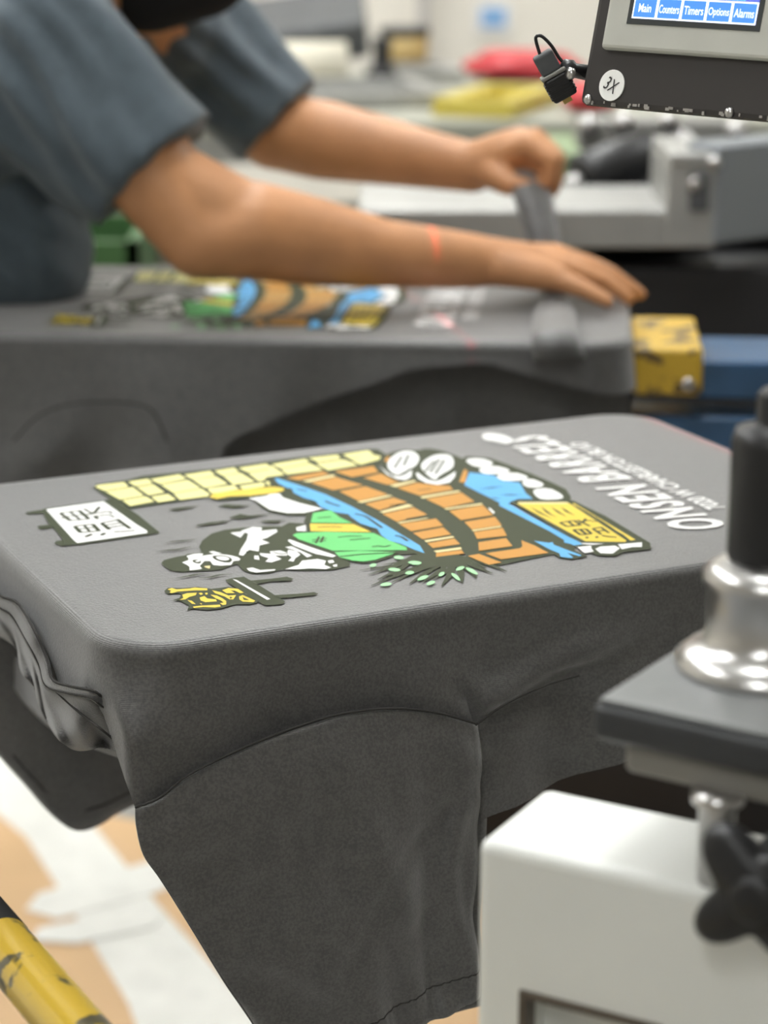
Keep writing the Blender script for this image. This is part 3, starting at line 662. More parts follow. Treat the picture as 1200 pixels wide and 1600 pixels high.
# yellow clamp and blue arm at the inner end of the far platen
_na, _fa = NEAR.p(0, NEAR.W/2), FAR.p(0, FAR.W/2-.015)          # both arm axes meet at the hub
_den = NEAR.e1.x*FAR.e1.y-NEAR.e1.y*FAR.e1.x; _df = _fa-_na
_tn = (_df.x*FAR.e1.y-_df.y*FAR.e1.x)/_den; HUB = _na+NEAR.e1*_tn; HUB.z = 0
aL = FAR.L
def at_far(u, v, z): return Mf @ Vector((u, v, z))
ca = thing('platen_arm', at_far(aL+.5, 0, -.05), 'blue square-tube press arm with yellow clamp beside the far platen', 'press arm')
_c0 = FAR.uv(onp(990, 540, FAR.p(0, .10, 0), FN))[0]
_c1 = FAR.uv(onp(1100, 540, FAR.p(0, .10, 0), FN))[0]
bm = B(); box(bm, ((_c0+_c1)/2, -.015, -.050), (_c1-_c0, .17, .050), Mf); cl = obj('clamp_block', bm, YELLOW, ca, bevel=.005)
for du, dz in ((.045, -.062),):
    bm = B(); c = Mf @ Vector((_c0+du+.012, -.098, dz)); lathe(bm, c, -FAR.e2, [(.007,-.004),(.007,.004),(.005,.006),(0,.006)], 16); obj('bolt', bm, STEEL, cl, True)
    bm = B(); lathe(bm, c, -FAR.e2, [(.003,.004),(.003,.0065),(0,.0065)], 6); obj('bolt_socket', bm, BLACKP, cl)
bm = B(); _fe = (HUB-_fa).xy.length-.352; box(bm, ((_c1-.005+_fe)/2, -.015, -.062), (_fe-_c1+.005, .13, .040), Mf); obj('arm_tube', bm, BLUEM, ca, bevel=.004)
bm = B(); _t0 = .02+.84*aL-.004; _t1 = _c0+.07; box(bm, ((_t0+_t1)/2, -.015, -.046), (_t1-_t0, .06, .03), Mf); obj('arm_tongue', bm, BLACKM, ca)
bm = B(); box(bm, ((aL-.18+_fe)/2, -.05, -.125), (_fe-aL+.18, .07, .05), Mf)
t = thing('index_rail', at_far(aL+.5, -.05, -.15), 'dark blue lower index rail beneath the yellow clamp arm', 'rail'); obj('rail_tube', bm, BLUEM, t, bevel=.004)
na = thing('platen_arm', Mn @ Vector((NEAR.L+.3, 0, -.06)), 'black press arm leaving the foreground platen', 'press arm')
_e = _tn-.352
bm = B(); box(bm, ((.457+_e)/2, 0, -.1055), (_e-.457, .10, .044), Mn); obj('arm_tube', bm, BLACKM, na, bevel=.004)
bm = B(); box(bm, (.497, 0, -.073), (.07, .08, .024), Mn); obj('arm_riser', bm, BLACKM, na)
# press hub the arms meet at
hb = thing('press_hub', HUB, 'black press hub column where the platen arms meet', 'press hub')
bm = B(); lathe(bm, HUB, Vector((0,0,1)), [(.45,0),(.45,.06),(.22,.08),(.22,.80),(.36,.82),(.36,1.0),(0,1.0)], 40); obj('column', bm, BLACKM, hb, True)

# ================================================================== the worker
wk = thing('person', (-.95, 2.47, 0), 'worker in blue grey t-shirt and black mask leaning over to smooth the shirt', 'person')
def Y(px, py, y): return ony(px, py, y)
sr = Y(70, 60, 2.36); er = Y(318, 372, 2.30); wr = Y(742, 408, 2.37)
sl = Y(300, 60, 2.72); el = Y(430, 205, 2.70); wl = Y(738, 262, 2.61)
neck = Vector((-.34, 2.53, 1.285)); head = Y(245, -122, 2.50)
fdir = Vector((.62, -.03, -.42)).normalized()
def lerp(a, b, t): return a.lerp(b, t)
up_h = (head-neck).normalized()
body_parts = [(neck, .058, head-fdir*.01, .060), (head, .088, head+up_h*.035, .085), (head+fdir*.045-up_h*.05, .058, head+fdir*.05-up_h*.02, .062),
  (head+fdir*.10-up_h*.005, .016, head+fdir*.085+up_h*.03, .010), (head+Vector((0,-.083,0)), .020, head+Vector((-.01,-.09,.02)), .016), (head+Vector((0,.083,0)), .020, head+Vector((-.01,.09,.02)), .016),
  (neck, .07, sr, .055), (neck, .07, sl, .055),
  # near (right) arm
  (sr, .060, lerp(sr, er, .55), .054), (lerp(sr, er, .55), .054, er, .043), (er, .043, lerp(er, wr, .18)+Vector((0,0,.012)), .051), (lerp(sr, er, .72), .047, lerp(er, wr, .16)+Vector((0,0,.014)), .045), (lerp(er, wr, .18)+Vector((0,0,.012)), .051, lerp(er, wr, .40)+Vector((0,0,.006)), .046), (lerp(er, wr, .40)+Vector((0,0,.006)), .046, lerp(er, wr, .65), .036), (lerp(er, wr, .65), .036, wr, .029),
  # far (left) arm
  (sl, .058, el, .046), (el, .045, lerp(el, wl, .25), .047), (lerp(el, wl, .25), .047, lerp(el, wl, .65), .037), (lerp(el, wl, .65), .037, wl, .029)]
blob_b = body_parts[:]
# right hand, flat on the cloth: palm, four fingers, thumb
kn = [Y(868,400,2.425), Y(882,408,2.402), Y(880,420,2.378), Y(866,434,2.352)]
pip = [Y(932,418,2.440), Y(950,427,2.408), Y(944,438,2.374), Y(912,452,2.338)]
tip = [Y(982,446,2.448), Y(1000,460,2.408), Y(982,466,2.368), Y(950,471,2.328)]
hand = []
for k in range(4):
    hand += [(wr.lerp(kn[k], .15), .020, kn[k], .0145), (kn[k], .0135, pip[k], .0105), (pip[k], .0105, tip[k], .0078)]
hand += [(wr, .028, kn[1].lerp(kn[2], .5).lerp(wr, .35), .022), (wr.lerp(kn[3], .25), .022, kn[3].lerp(wr, .15), .017)]
th0 = wr.lerp(kn[0], .25)+Vector((0,.012,-.008))
hand += [(th0, .018, th0+Vector((.035,.035,-.006)), .013), (th0+Vector((.035,.035,-.006)), .0125, th0+Vector((.072,.048,-.012)), .0095)]
# left hand, closed on the lifted cloth
kl = [Y(826,226,2.575), Y(836,219,2.597), Y(838,221,2.618), Y(834,228,2.638)]
p1 = [Y(862,250,2.560), Y(869,247,2.585), Y(868,250,2.610), Y(862,256,2.632)]
p2 = [Y(858,284,2.560), Y(866,284,2.583), Y(864,284,2.607), Y(856,284,2.628)]
p3 = [Y(838,290,2.568), Y(844,293,2.586), Y(842,292,2.606), Y(836,290,2.624)]
for k in range(4):
    hand += [(wl.lerp(kl[k], .2), .020, kl[k], .0150), (kl[k], .0145, p1[k], .0118), (p1[k], .0112, p2[k], .0100), (p2[k], .0098, p3[k], .0085)]
t0 = wl.lerp(kl[0], .3)+Vector((0,-.012,-.012))
hand += [(wl.lerp(kl[1], .75), .024, p2[1].lerp(p3[1], .5), .017), (wl.lerp(kl[2], .75), .022, p3[3], .015), (wl, .029, wl.lerp(kl[1], .6), .026), (t0, .018, Y(795,288,2.565), .014), (Y(795,288,2.565), .0135, Y(826,294,2.558), .0105)]
person_body = blob_obj('body', blob_b + hand, SKIN, wk, voxel=.0042, smooth=5)
# t-shirt: leaning torso plus two loose sleeves
hip = Vector((-.92, 2.48, .99)); belly = Vector((-.66, 2.48, 1.12)); chest = Vector((-.43, 2.50, 1.175))
se = lerp(sr, er, .60); sle = lerp(sl, el, .80)
def tee_fold(co):
    d1 = (co-sr); ax = (er-sr).normalized(); t = d1.dot(ax)
    a = math.atan2(d1.dot(Vector((0,-1,0))), d1.dot(ax.cross(Vector((0,-1,0)))))
    h = co - ax*(t*.86)
    f = .017*noise.noise(h*27)*max(.15, min(1, (.19-t)*12)) if co.y < 2.55 else .015*noise.noise((co-dl*((co-sl).dot(dl)*.86))*27)*max(.15, min(1, (.13-(co-sl).dot(dl))*12))
    e = ax.cross(Vector((0,1,0))) if co.y < 2.55 else dl.cross(Vector((0,1,0)))
    tt = t if co.y < 2.55 else (co-sl).dot(dl)+.05
    f += .0042*math.sin(co.dot(e)*170+3.5*noise.noise(co*7))*max(0, min(1, (.20-tt)*14))*max(0, min(1, (tt+.10)*8))
    return f
dr = (er-sr).normalized(); dl = (el-sl).normalized()
sh_parts = [(hip, .155, belly, .150), (belly, .150, chest, .165), (hip+Vector((0,.09,0)), .12, chest+Vector((0,.10,.02)), .13), (hip-Vector((0,.07,0)), .12, chest+Vector((-.02,-.05,.02)), .12), (chest, .15, neck-Vector((.06,0,.02)), .10),
  (neck-Vector((.05,0,.02)), .085, sr, .078), (neck-Vector((.05,0,.02)), .085, sl, .075),
  (sr, .082, Y(243,262,2.33), .080, 'flat'), (lerp(sr, er, .1)+Vector((-.03,0,-.03)), .075, Y(215,285,2.335), .064, 'flat'), (sl, .075, Y(436,192,2.70), .066, 'flat'), (sr+Vector((-.05,.03,-.05)), .10, chest, .14), (belly, .12, Y(30,405,2.45), .080), (Y(30,405,2.45), .080, chest, .13)]
wts = blob_obj('t_shirt', sh_parts, TEE, wk, voxel=.0065, smooth=5, disp=tee_fold)
for v in wts.data.vertices:
    a, b = FAR.uv(v.co)
    if b > -.05: v.co.z = max(v.co.z, ZT-.001+min(0, a+.03)*3)
JEANS = mat('dark_trousers', (.02, .022, .028), .85, var=.2, vscale=40)
leg = []
for s in (-1, 1):
    h = hip+Vector((-.02, .085*s, -.06)); k_ = Vector((-.90, 2.48+.10*s, .50)); a_ = Vector((-.98, 2.48+.11*s, .10))
    leg += [(hip+Vector((0,.03*s,0)), .14, h, .11), (h, .105, k_, .068), (k_, .068, a_, .052)]
blob_obj('trousers', leg, JEANS, wk, voxel=.010, smooth=5)
for s in (-1, 1):
    a_ = Vector((-.98, 2.48+.11*s, 0))
    blob_obj('shoe', [(a_+Vector((-.03,0,.045)), .044, a_+Vector((.10,0,.040)), .040), (a_+Vector((.10,0,.040)), .040, a_+Vector((.17,.0,.032)), .031), (a_+Vector((-.02,0,.05)), .045, a_+Vector((-.01,0,.11)), .045)], BLACKP, wk, voxel=.006, smooth=3)
blob_obj('hair', [(head-fdir*.030+up_h*.022, .088, head-fdir*.022+up_h*.052, .084), (head-fdir*.05, .078, head-fdir*.05-up_h*.04, .062)], mat('black_hair', (.010,.009,.008), .6, bump=.3, bscale=120), wk, voxel=.006, smooth=2)
blob_obj('face_mask', [(head+fdir*.042-up_h*.060, .066, head+fdir*.060-up_h*.01, .064), (head+fdir*.03-up_h*.05, .068, head+fdir*.0-up_h*.03, .080)], mat('black_cloth', (.008,.008,.009), .9), wk, voxel=.005, smooth=4)
for s in (-1, 1):
    bm = B(); lathe(bm, head+fdir*.082+up_h*.030+Vector((0,.030*s,0)), fdir, [(0,-.008),(.010,-.004),(.011,.002),(.006,.007),(0,.008)], 14); obj('eye', bm, mat('eye', (.03,.02,.015), .2), wk, True)

# ================================================================== control panel with touchscreen
YAW_P, TILT = math.radians(-44), math.radians(14)
r_ = Vector((math.cos(YAW_P), math.sin(YAW_P), 0)); n_ = Vector((math.sin(YAW_P), -math.cos(YAW_P), 0))
u_ = (Vector((0,0,1))*math.cos(TILT) - n_*math.sin(TILT)).normalized(); nn = r_.cross(u_).normalized()
P0 = ony(899, 168, 1.46)
MP = Matrix(((r_.x,u_.x,nn.x,P0.x),(r_.y,u_.y,nn.y,P0.y),(r_.z,u_.z,nn.z,P0.z),(0,0,0,1)))
def pp(px, py, off=0):
    q = onp(px, py, P0+nn*off, nn)-P0; return q.dot(r_), q.dot(u_)
PW, PH = .25, .235
cp = thing('control_panel', P0+r_*PW/2, 'dark tilted control box with a beige touchscreen and a 3X sticker', 'control panel')
PANELM = mat('brown_black_paint', (.030, .026, .025), .45, wear=((.10,.09,.085), .22), vscale=60)
bm = B(); box(bm, (PW/2, PH/2, -.03), (PW, PH, .06), MP)
for v in bm.verts:
    q = MP.inverted() @ v.co
    if q.z < -.05: v.co = MP @ Vector((PW/2+(q.x-PW/2)*.82, PH/2+(q.y-PH/2)*.70, q.z))
enc = obj('enclosure', bm, PANELM, cp, bevel=.006)
b0 = pp(939, 77, .003); BEZ = mat('beige_bezel', (.50, .50, .45), .5, var=.04, vscale=30)
bm = B(); box(bm, (b0[0]+.08, b0[1]+.065, .0015), (.16, .13, .006), MP); bz = obj('touchscreen_bezel', bm, BEZ, cp, bevel=.003)
s0 = pp(979, 37, .0046); s1 = pp(1187, 49, .0046)
SWD = s1[0]-s0[0]; SH_ = SWD*.72
bm = B(); box(bm, (s0[0]+SWD/2, s0[1]+SH_/2, .0043), (SWD, SH_, .0012), MP); sc = obj('screen_surround', bm, mat('screen_edge', (.035,.04,.04), .4), bz)
def em(n, c, e=.9): return mat(n, c, .3, emit=e)
def rect(bm, x0, y0, x1, y1, z, mi=0):
    f = bm.faces.new([bm.verts.new(MP @ Vector(q)) for q in ((x0,y0,z),(x1,y0,z),(x1,y1,z),(x0,y1,z))]); f.material_index = mi
bm = B(); m_ = .0035
sx0, sy0, sx1, sy1 = s0[0]+m_, s0[1]+m_, s0[0]+SWD-m_, s0[1]+SH_-m_
rect(bm, sx0, sy0, sx1, sy1, .0051, 0)
bw = (sx1-sx0)/5; bh = .0125
rect(bm, sx0+.010, sy0+bh+.0015, sx1-.010, sy0+bh+.030, .0052, 2)
rect(bm, sx0, sy0, sx1, sy0+bh+.001, .00525, 3)
for k in range(5):
    rect(bm, sx0+k*bw+.0010, sy0+.0010, sx0+(k+1)*bw-.0010, sy0+bh, .0053, 1)
dsp = obj('screen_display', bm, [em('screen_violet', (.10,.14,.55)), em('screen_blue', (.06,.22,.62)), em('screen_teal', (.12,.45,.62)), em('screen_white', (.85,.9,.95))], sc, keep=True)
for k, s in enumerate(('Main', 'Counters', 'Timers', 'Options', 'Alarms')):
    bm = B(); wdt = min(bw*.82, bw*.13*len(s)); cx = sx0+(k+.5)*bw; h = bh*.42 if s != 'Options' else bh*.5
    lo = .32 if s != 'Options' else .24
    text_into(bm, s, lambda x, y: MP @ Vector((cx-wdt/2+wdt*x, sy0+bh*lo+h*y, .0054)), 0, .012); obj('button_text', bm, MATS['screen_white'], sc, keep=True)
for k, c in enumerate(((.9,.9,.6),(.9,.9,.6),(.5,.8,.4),(.5,.8,.4),(.75,.08,.10),(.75,.08,.10))):
    cx, cy = sx1-.013-(5-k)*.0125, sy0+bh+.0085; bm = B()
    bm.faces.new([bm.verts.new(MP @ Vector((cx+.0042*math.cos(a), cy+.0042*math.sin(a), .0054))) for a in [2*math.pi*i/20 for i in range(20)]])
    obj('indicator_dot', bm, em('dot%d' % (k//2), c), sc)
# sticker and screws
q = pp(955, 133, .0012); bm = B(); lathe(bm, MP @ Vector((q[0], q[1], 0)), nn, [(.0098,.0001),(.0098,.0008),(0,.0008)], 36); stk = obj('sticker', bm, mat('sticker_white', (.93,.93,.90), .5), cp)
bm = B()
text_into(bm, '3X', lambda x, y: MP @ (Vector((q[0], q[1], .0011)) + Matrix.Rotation(math.radians(-22), 3, 'Z') @ Vector(((x-.5)*.0105, (y-.5)*.0085, 0))), .15, 0); obj('sticker_text', bm, BLACKP, stk)
for px, py in ((919,155),(1140,176)):
    a = pp(px, py); bm = B(); lathe(bm, MP @ Vector((a[0], a[1], 0)), nn, [(.0032,0),(.0030,.0012),(.0018,.0024),(0,.0027)], 18); obj('screw', bm, STEEL, cp, True)
bm = B(); a0 = pp(906,166); 
random.seed(5)
for k in range(46):
    x = .01+random.random()*.22; box(bm, (x, .0035+random.random()*.0015, -.0005), (.0006+random.random()*.003, .0009+random.random()*.0012, .0016), MP)
chip = obj('chipped_edge', bm, mat('bare_metal_chips', (.42,.40,.38), .4, .6), cp)
# pendant tube holding the box from above
bm = B(); c = MP @ Vector((PW/2, PH-.01, -.03)); tube(bm, [c, Vector((c.x, c.y, ZC-.001))], .022, 20); obj('pendant_tube', bm, BLACKM, cp, True)
# plug hanging at the left side of the box
pd = ony(0, 0, 1)  # unused direction anchor
YQ = 1.475
a = ony(851, 92, YQ); b = ony(882, 148, YQ); dx = (b-a).normalized()
sd = (ony(873,84,YQ)-ony(845,100,YQ)).normalized(); fw = dx.cross(sd).normalized()
def plugbox(bm, t0, t1, wd, dp):
    c = a+dx*((t0+t1)/2*(b-a).length); M = Matrix(((dx.x,sd.x,fw.x,c.x),(dx.y,sd.y,fw.y,c.y),(dx.z,sd.z,fw.z,c.z),(0,0,0,1))); box(bm, (0,0,0), ((t1-t0)*(b-a).length, wd, dp), M)
bm = B(); plugbox(bm, .45, 1.08, .0165, .014); pl = obj('plug_body', bm, BLACKP, cp, bevel=.002)
for k in range(5):
    bm = B(); plugbox(bm, .58+k*.09, .61+k*.09, .0178, .0152); obj('grip_rib', bm, BLACKP, pl)
bm = B(); plugbox(bm, -.16, .38, .0135, .012); obj('plug_cap', bm, DARKG, cp, bevel=.002)
bm = B(); plugbox(bm, .36, .46, .0175, .015); obj('plug_collar', bm, MIDG, cp, bevel=.001)
bm = B(); plugbox(bm, 1.05, 1.2, .006, .006); obj('plug_pin', bm, mat('brass', (.45,.33,.12), .35, .9), cp)
bm = B(); tube(bm, smoothline([ony(844,86,YQ), ony(838,66,YQ), ony(838,57,YQ), ony(847,57,YQ), ony(862,72,YQ), ony(875,92,YQ), ony(892,108,YQ)], 36), .0011, 8); obj('cable', bm, BLACKP, cp, True)
bm = B(); c = ony(880,108,YQ); lathe(bm, c, ony(915,112,YQ)-c, [(.004,-.002),(.0065,0),(.0065,.006),(.0045,.008),(.0045,.016),(0,.016)], 20); obj('gland_nut', bm, BLACKP, cp, True)
bm = B(); c = ony(886,114,YQ-.008); lathe(bm, c, ony(912,120,YQ)-c, [(.002,0),(.004,.001),(.004,.004),(.002,.005),(.002,.016),(0,.016)], 16); obj('socket_screw', bm, STEEL, cp, True)

# ================================================================== foreground clamp station
ZB = .958
A0 = onz(745, 1312, ZB); yawb = math.radians(-29)
MB_ = Matrix.Translation(A0) @ Matrix.Rotation(yawb, 4, 'Z')
cb = thing('press_housing', MB_ @ Vector((.2, .04, -ZB)), 'white painted box housing with a slot in front of the shirt', 'machine housing')
bm = B(); box(bm, (.25, .0375, -ZB/2), (.50, .075, ZB), MB_); hs = obj('housing_body', bm, mat('white_powder_coat', (.78, .79, .755), .4, var=.03, vscale=10), cp if False else cb, bevel=.006)
cut = B(); 
sA = onp(818, 1552, A0, MB_.to_3x3() @ Vector((0,-1,0))); sl0 = MB_.inverted() @ sA
box(cut, (sl0.x+.035, .0, sl0.z-.024), (.070, .05, .05), MB_); co = obj('slot_cutter', cut, BLACKM); co.hide_render = True
md = hs.modifiers.new('bevel2', 'BOOLEAN'); md.object = co; md.operation = 'DIFFERENCE'; md.solver = 'EXACT'
bpy.context.view_layer.update()
ne = bpy.data.meshes.new_from_object(hs.evaluated_get(bpy.context.evaluated_depsgraph_get())); hs.modifiers.clear(); hs.data = ne
bpy.data.objects.remove(co)
bm = B()
for q in (((sl0.x+.035, .004, sl0.z+.0), (.074, .012, .004)), ((sl0.x+.0, .004, sl0.z-.024), (.004, .012, .05)), ((sl0.x+.07, .004, sl0.z-.024), (.004, .012, .05))): box(bm, q[0], q[1], MB_)
obj('slot_liner', bm, mat('bronze_liner', (.12,.10,.08), .45, .4), cb, bevel=.001)
# clamp on top
ck = thing('clamp_knob', MB_ @ Vector((.13, .05, 0)), 'black capped steel clamp with star knob on the white housing', 'clamp')
ZPl = 1.036; Q0 = onz(922, 1092, ZPl)
MQ = Matrix.Translation(Q0) @ Matrix.Rotation(math.radians(-33), 4, 'Z')
bm = B(); box(bm, (.12, .060, -.0112), (.24, .12, .0184), MQ); obj('clamp_plate', bm, mat('slate_plate', (.035,.037,.040), .45, var=.1, vscale=40), ck, bevel=.005)
bm = B(); box(bm, (.12, .060, -.001), (.234, .114, .0024), MQ); obj('plate_facing', bm, mat('slate_facing', (.17,.175,.175), .42, var=.08, vscale=40), ck, bevel=.001)
bm = B(); box(bm, (.126, .062, -.028), (.225, .108, .016), MQ); obj('clamp_pad', bm, mat('grey_pad', (.22,.21,.19), .6), ck, bevel=.004)
cS = onz(1192, 1040, ZPl)
bm = B(); lathe(bm, cS, Vector((0,0,1)), [(.042,-.001),(.042,.004),(.036,.009),(.030,.012),(.0275,.018),(.0275,.040),(.030,.042),(.030,.047),(.024,.051),(.018,.054),(0,.054)], 48); obj('steel_collar', bm, STEEL, ck, True)
bm = B(); lathe(bm, cS+Vector((0,0,.052)), Vector((0,0,1)), [(.0185,0),(.0195,.004),(.0195,.058),(.0175,.064),(.010,.066),(.0085,.068),(.0085,.080),(.006,.083),(0,.083)], 40); obj('black_cap', bm, BLACKP, ck, True)
cb0 = onz(1122, 1242, ZPl-.036)
bm = B(); lathe(bm, cb0, Vector((0,0,-1)), [(.012,-.002),(.012,.003),(.0085,.006),(.0085,cb0.z-ZB+.001),(0,cb0.z-ZB+.001)], 28); obj('stud', bm, STEEL, ck, True)
# star knob, its axis level, screwed into a small block on the housing edge
fb = MB_.to_3x3() @ Vector((0,-1,0)); kc = onp(1188, 1396, A0+fb*.028, fb)
bm = B(); n = 80; prof = []
xr = MB_.to_3x3() @ Vector((1,0,0)); zr = Vector((0,0,1)); rings = []
for off, sc_ in ((-.008,.86),(-.005,.97),(0,1),(.005,.97),(.008,.86)):
    rings.append([bm.verts.new(kc+fb*off+(xr*math.cos(t)+zr*math.sin(t))*sc_*(.0275+.0085*math.cos(4*(t-math.radians(222))))) for t in [2*math.pi*i/n for i in range(n)]])
grid_faces(bm, rings, True); bm.faces.new(rings[0]); bm.faces.new(rings[-1]); kb = obj('star_knob', bm, BLACKP, ck, True)
bm = B(); lathe(bm, kc+fb*.006, fb, [(.011,0),(.011,.004),(.008,.006),(0,.006)], 24); obj('knob_boss', bm, BLACKP, kb, True)
bm = B(); lathe(bm, kc-fb*.006, -fb, [(.005,0),(.005,.035),(0,.035)], 16); obj('knob_screw', bm, STEEL, kb, True)
qk = MB_.inverted() @ kc
bm = B(); box(bm, (qk.x, .012, .012), (.03, .022, .026), MB_); obj('knob_block', bm, DARKG, ck, bevel=.002)

# ================================================================== yellow guard rail
ya, yb_ = onz(4, 1476, .80), onz(112, 1604, .80); yd = (yb_-ya).normalized()
gr = thing('guard_rail', yb_+yd*.25-Vector((0,0,.8)), 'scratched yellow tubular guard rail over the taped floor', 'guard rail')
bm = B(); tube(bm, [ya-yd*.002, yb_+yd*.6], .0168, 28); obj('rail', bm, mat('chipped_yellow', (.56, .37, .03), .32, wear=((.07,.06,.03), .40), vscale=34, coat=.3), gr, True)
bm = B(); tube(bm, [ya-yd*.30, ya], .0172, 28); obj('grip_sleeve', bm, BLACKP, gr, True)
for q in (yb_+yd*.45, ya-yd*.25):
    bm = B(); tube(bm, [Vector((q.x,q.y,0)), q], .016, 16); obj('post', bm, YELLOW, gr, True)

# ================================================================== background shop
# print head frame of the press (aluminium) beyond the far platen
ph = thing('print_head_frame', ony(950,340,3.0)-Vector((0,0,.05)), 'grey aluminium print head frame rail with raised end block', 'press frame')
YH = 2.98
def boxpx(name, x0, y0, x1, y1, Yf, depth, m, parent, bev=.004):
    a = ony(x0, y1, Yf); b = ony(x1, y0, Yf); bm = B(); box(bm, ((a.x+b.x)/2, Yf+depth/2, (a.z+b.z)/2), (abs(b.x-a.x), depth, abs(b.z-a.z))); return obj(name, bm, m, parent, bevel=bev)
boxpx('rail', 560, 328, 1048, 388, YH, .24, ALU, ph)
MH = Matrix.Translation(ony(1118, 392, YH-.02)) @ Matrix.Rotation(math.radians(38), 4, 'Z')
bm = B(); box(bm, (.25, .03, .072), (.50, .06, .130), MH); obj('end_block', bm, mat('grey_blue_metal', (.24,.26,.28), .45, .3), ph, bevel=.005)
boxpx('end_plate', 1040, 255, 1122, 388, YH-.015, .20, ALU, ph)
boxpx('end_cap', 1046, 240, 1118, 258, YH-.02, .20, ALU, ph)
a = ony(1092, 300, YH-.016); bm = B(); box(bm, a, (.026, .01, .05)); obj('latch', bm, DARKG, ph, bevel=.004)
for px, py in ((1115,254),(1085,286)):
    bm = B(); lathe(bm, ony(px,py,YH-.016), Vector((0,-1,0)), [(.009,-.003),(.009,.006),(.005,.010),(0,.010)], 16); obj('bolt', bm, STEEL, ph, True)
# black press body under it
pb = thing('press_cabinet', (.95, 3.35, 0), 'black machine cabinet beneath the aluminium frame', 'machine cabinet')
bm = B(); box(bm, (.92, 3.30, .44), (1.60, .55, .88)); obj('body_panel', bm, BLACKM, pb, bevel=.01)
bm = B(); box(bm, (.92, 3.30, .896), (1.30, .30, .032)); obj('carriage', bm, BLACKM, pb, bevel=.01)
# motor and valve parts behind the control panel
mo = thing('drive_motor', ony(965,290,3.25)-Vector((0,0,.02)), 'black cylindrical drive motor behind the aluminium frame', 'motor')
c = ony(905, 282, 3.3); d = (ony(1025,238,3.36)-c); 
bm = B(); lathe(bm, c, d, [(.0,0),(.034,0),(.038,.006),(.038,d.length*.9),(.030,d.length),(0,d.length)], 32); obj('casing', bm, BLACKP, mo, True)
bm = B(); lathe(bm, c-d.normalized()*.02, d, [(.012,0),(.012,.03),(0,.03)], 16); obj('shaft', bm, STEEL, mo, True)
c = ony(965, 300, 3.33); bm = B(); box(bm, (c.x, c.y, .937), (.06,.06,.052)); obj('motor_foot', bm, BLACKM, mo)
vb = thing('valve_block', ony(1010,230,3.5), 'grey pneumatic valve block with round fittings below the control panel', 'valve block')
boxpx('manifold', 905, 190, 1172, 236, 3.5, .10, MIDG, vb)
for px, py in ((975,192),(1045,190),(1068,220),(1150,205),(920,196)):
    bm = B(); lathe(bm, ony(px,py,3.49), Vector((0,-1,0)), [(.016,-.01),(.016,.012),(.010,.018),(0,.018)], 20); obj('fitting', bm, STEEL, vb, True)
boxpx('valve_foot', 960, 236, 1060, 330, 3.52, .05, DARKG, vb)
# work table with stacked screens
YT = 4.35
tb = thing('work_table', (.1, YT+.5, 0), 'long grey metal work table behind the worker', 'table')
zt = ony(780, 190, YT).z
bm = B(); box(bm, (-.1, YT+.55, zt-.015), (2.6, 1.1, .03)); obj('table_top', bm, mat('grey_olive', (.36,.36,.30), .5, var=.1, vscale=5), tb, bevel=.004)
bm = B(); box(bm, (-.1, YT+.02, zt-.055), (2.5, .04, .05)); obj('apron_rail', bm, MIDG, tb)
bm = B(); box(bm, (-.1, YT+.55, zt-.32), (2.5, 1.0, .03)); obj('shelf', bm, mat('olive_shelf', (.30,.30,.22), .6), tb)
for x in (-1.3, 1.1):
    for y in (.05, 1.05):
        bm = B(); box(bm, (x, YT+y, (zt-.03)/2), (.05,.05,zt-.03)); obj('leg', bm, MIDG, tb)
def screenframe(px, py, Yc, w_, l_, rz, tiltz, label, fm, mm, zoff=.0):
    c = ony(px, py, Yc); c.z = zt+zoff
    t = thing('print_screen', c, label, 'print screen', 'screens on the work table', rz); 
    T = Matrix.Translation(c) @ Matrix.Rotation(rz, 4, 'Z') @ Matrix.Rotation(tiltz, 4, 'X')
    f = .035
    for q, s in (((0,-l_/2+f/2,.016),(w_,f,.032)), ((0,l_/2-f/2,.016),(w_,f,.032)), ((-w_/2+f/2,0,.016),(f,l_-2*f,.032)), ((w_/2-f/2,0,.016),(f,l_-2*f,.032))):
        bm = B(); box(bm, q, s, T); obj('frame_bar', bm, fm, t)
    bm = B(); box(bm, (0,0,.004), (w_-2*f, l_-2*f, .002), T); obj('mesh', bm, mm, t)
MESHY = mat('yellow_mesh', (.60,.50,.12), .6); MESHG = mat('grey_mesh', (.42,.42,.40), .6)
screenframe(545, 150, YT+.37, .34, .36, .2, 0, 'aluminium print screen with grey mesh lying on the table behind the far arm', ALU, MESHG, .0)
screenframe(778, 168, YT+.22, .16, .34, -.35, 0, 'print screen with yellow mesh on the work table', mat('gold_frame', (.55,.45,.08), .5), MESHY, .002)
screenframe(645, 138, YT+.82, .20, .22, .1, 0, 'aluminium print screen with grey mesh standing further back on the table', ALU, MESHG, .0)
# red cloth heap
RED = mat('red_plastic', (.50,.03,.04), .45)
c = ony(815, 118, YT+.86); 
def lump(name, c, s, m, label, cat, seed, group=None):
    bm = B(); bmesh.ops.create_icosphere(bm, subdivisions=4, radius=1)
    for v in bm.verts:
        d = 1+.22*noise.noise(v.co*1.7+Vector((seed,0,0)))+.08*noise.noise(v.co*4+Vector((0,seed,0)))
        v.co = Vector((c.x+v.co.x*s[0]*d, c.y+v.co.y*s[1]*d, c.z+s[2]*.92+max(-.92, v.co.z*d)*s[2]))
    return tag(obj(name, bm, m, None, True), label, cat, group)
c.z = zt; lump('red_bag', c, (.125,.10,.035), RED, 'red plastic bag heaped at the back of the work table', 'bag', 2)
c = ony(922, 168, YT+.20); c.z = zt; lump('red_bag', c, (.055,.07,.03), RED, 'small red plastic bag beside the yellow print screen', 'bag', 9)
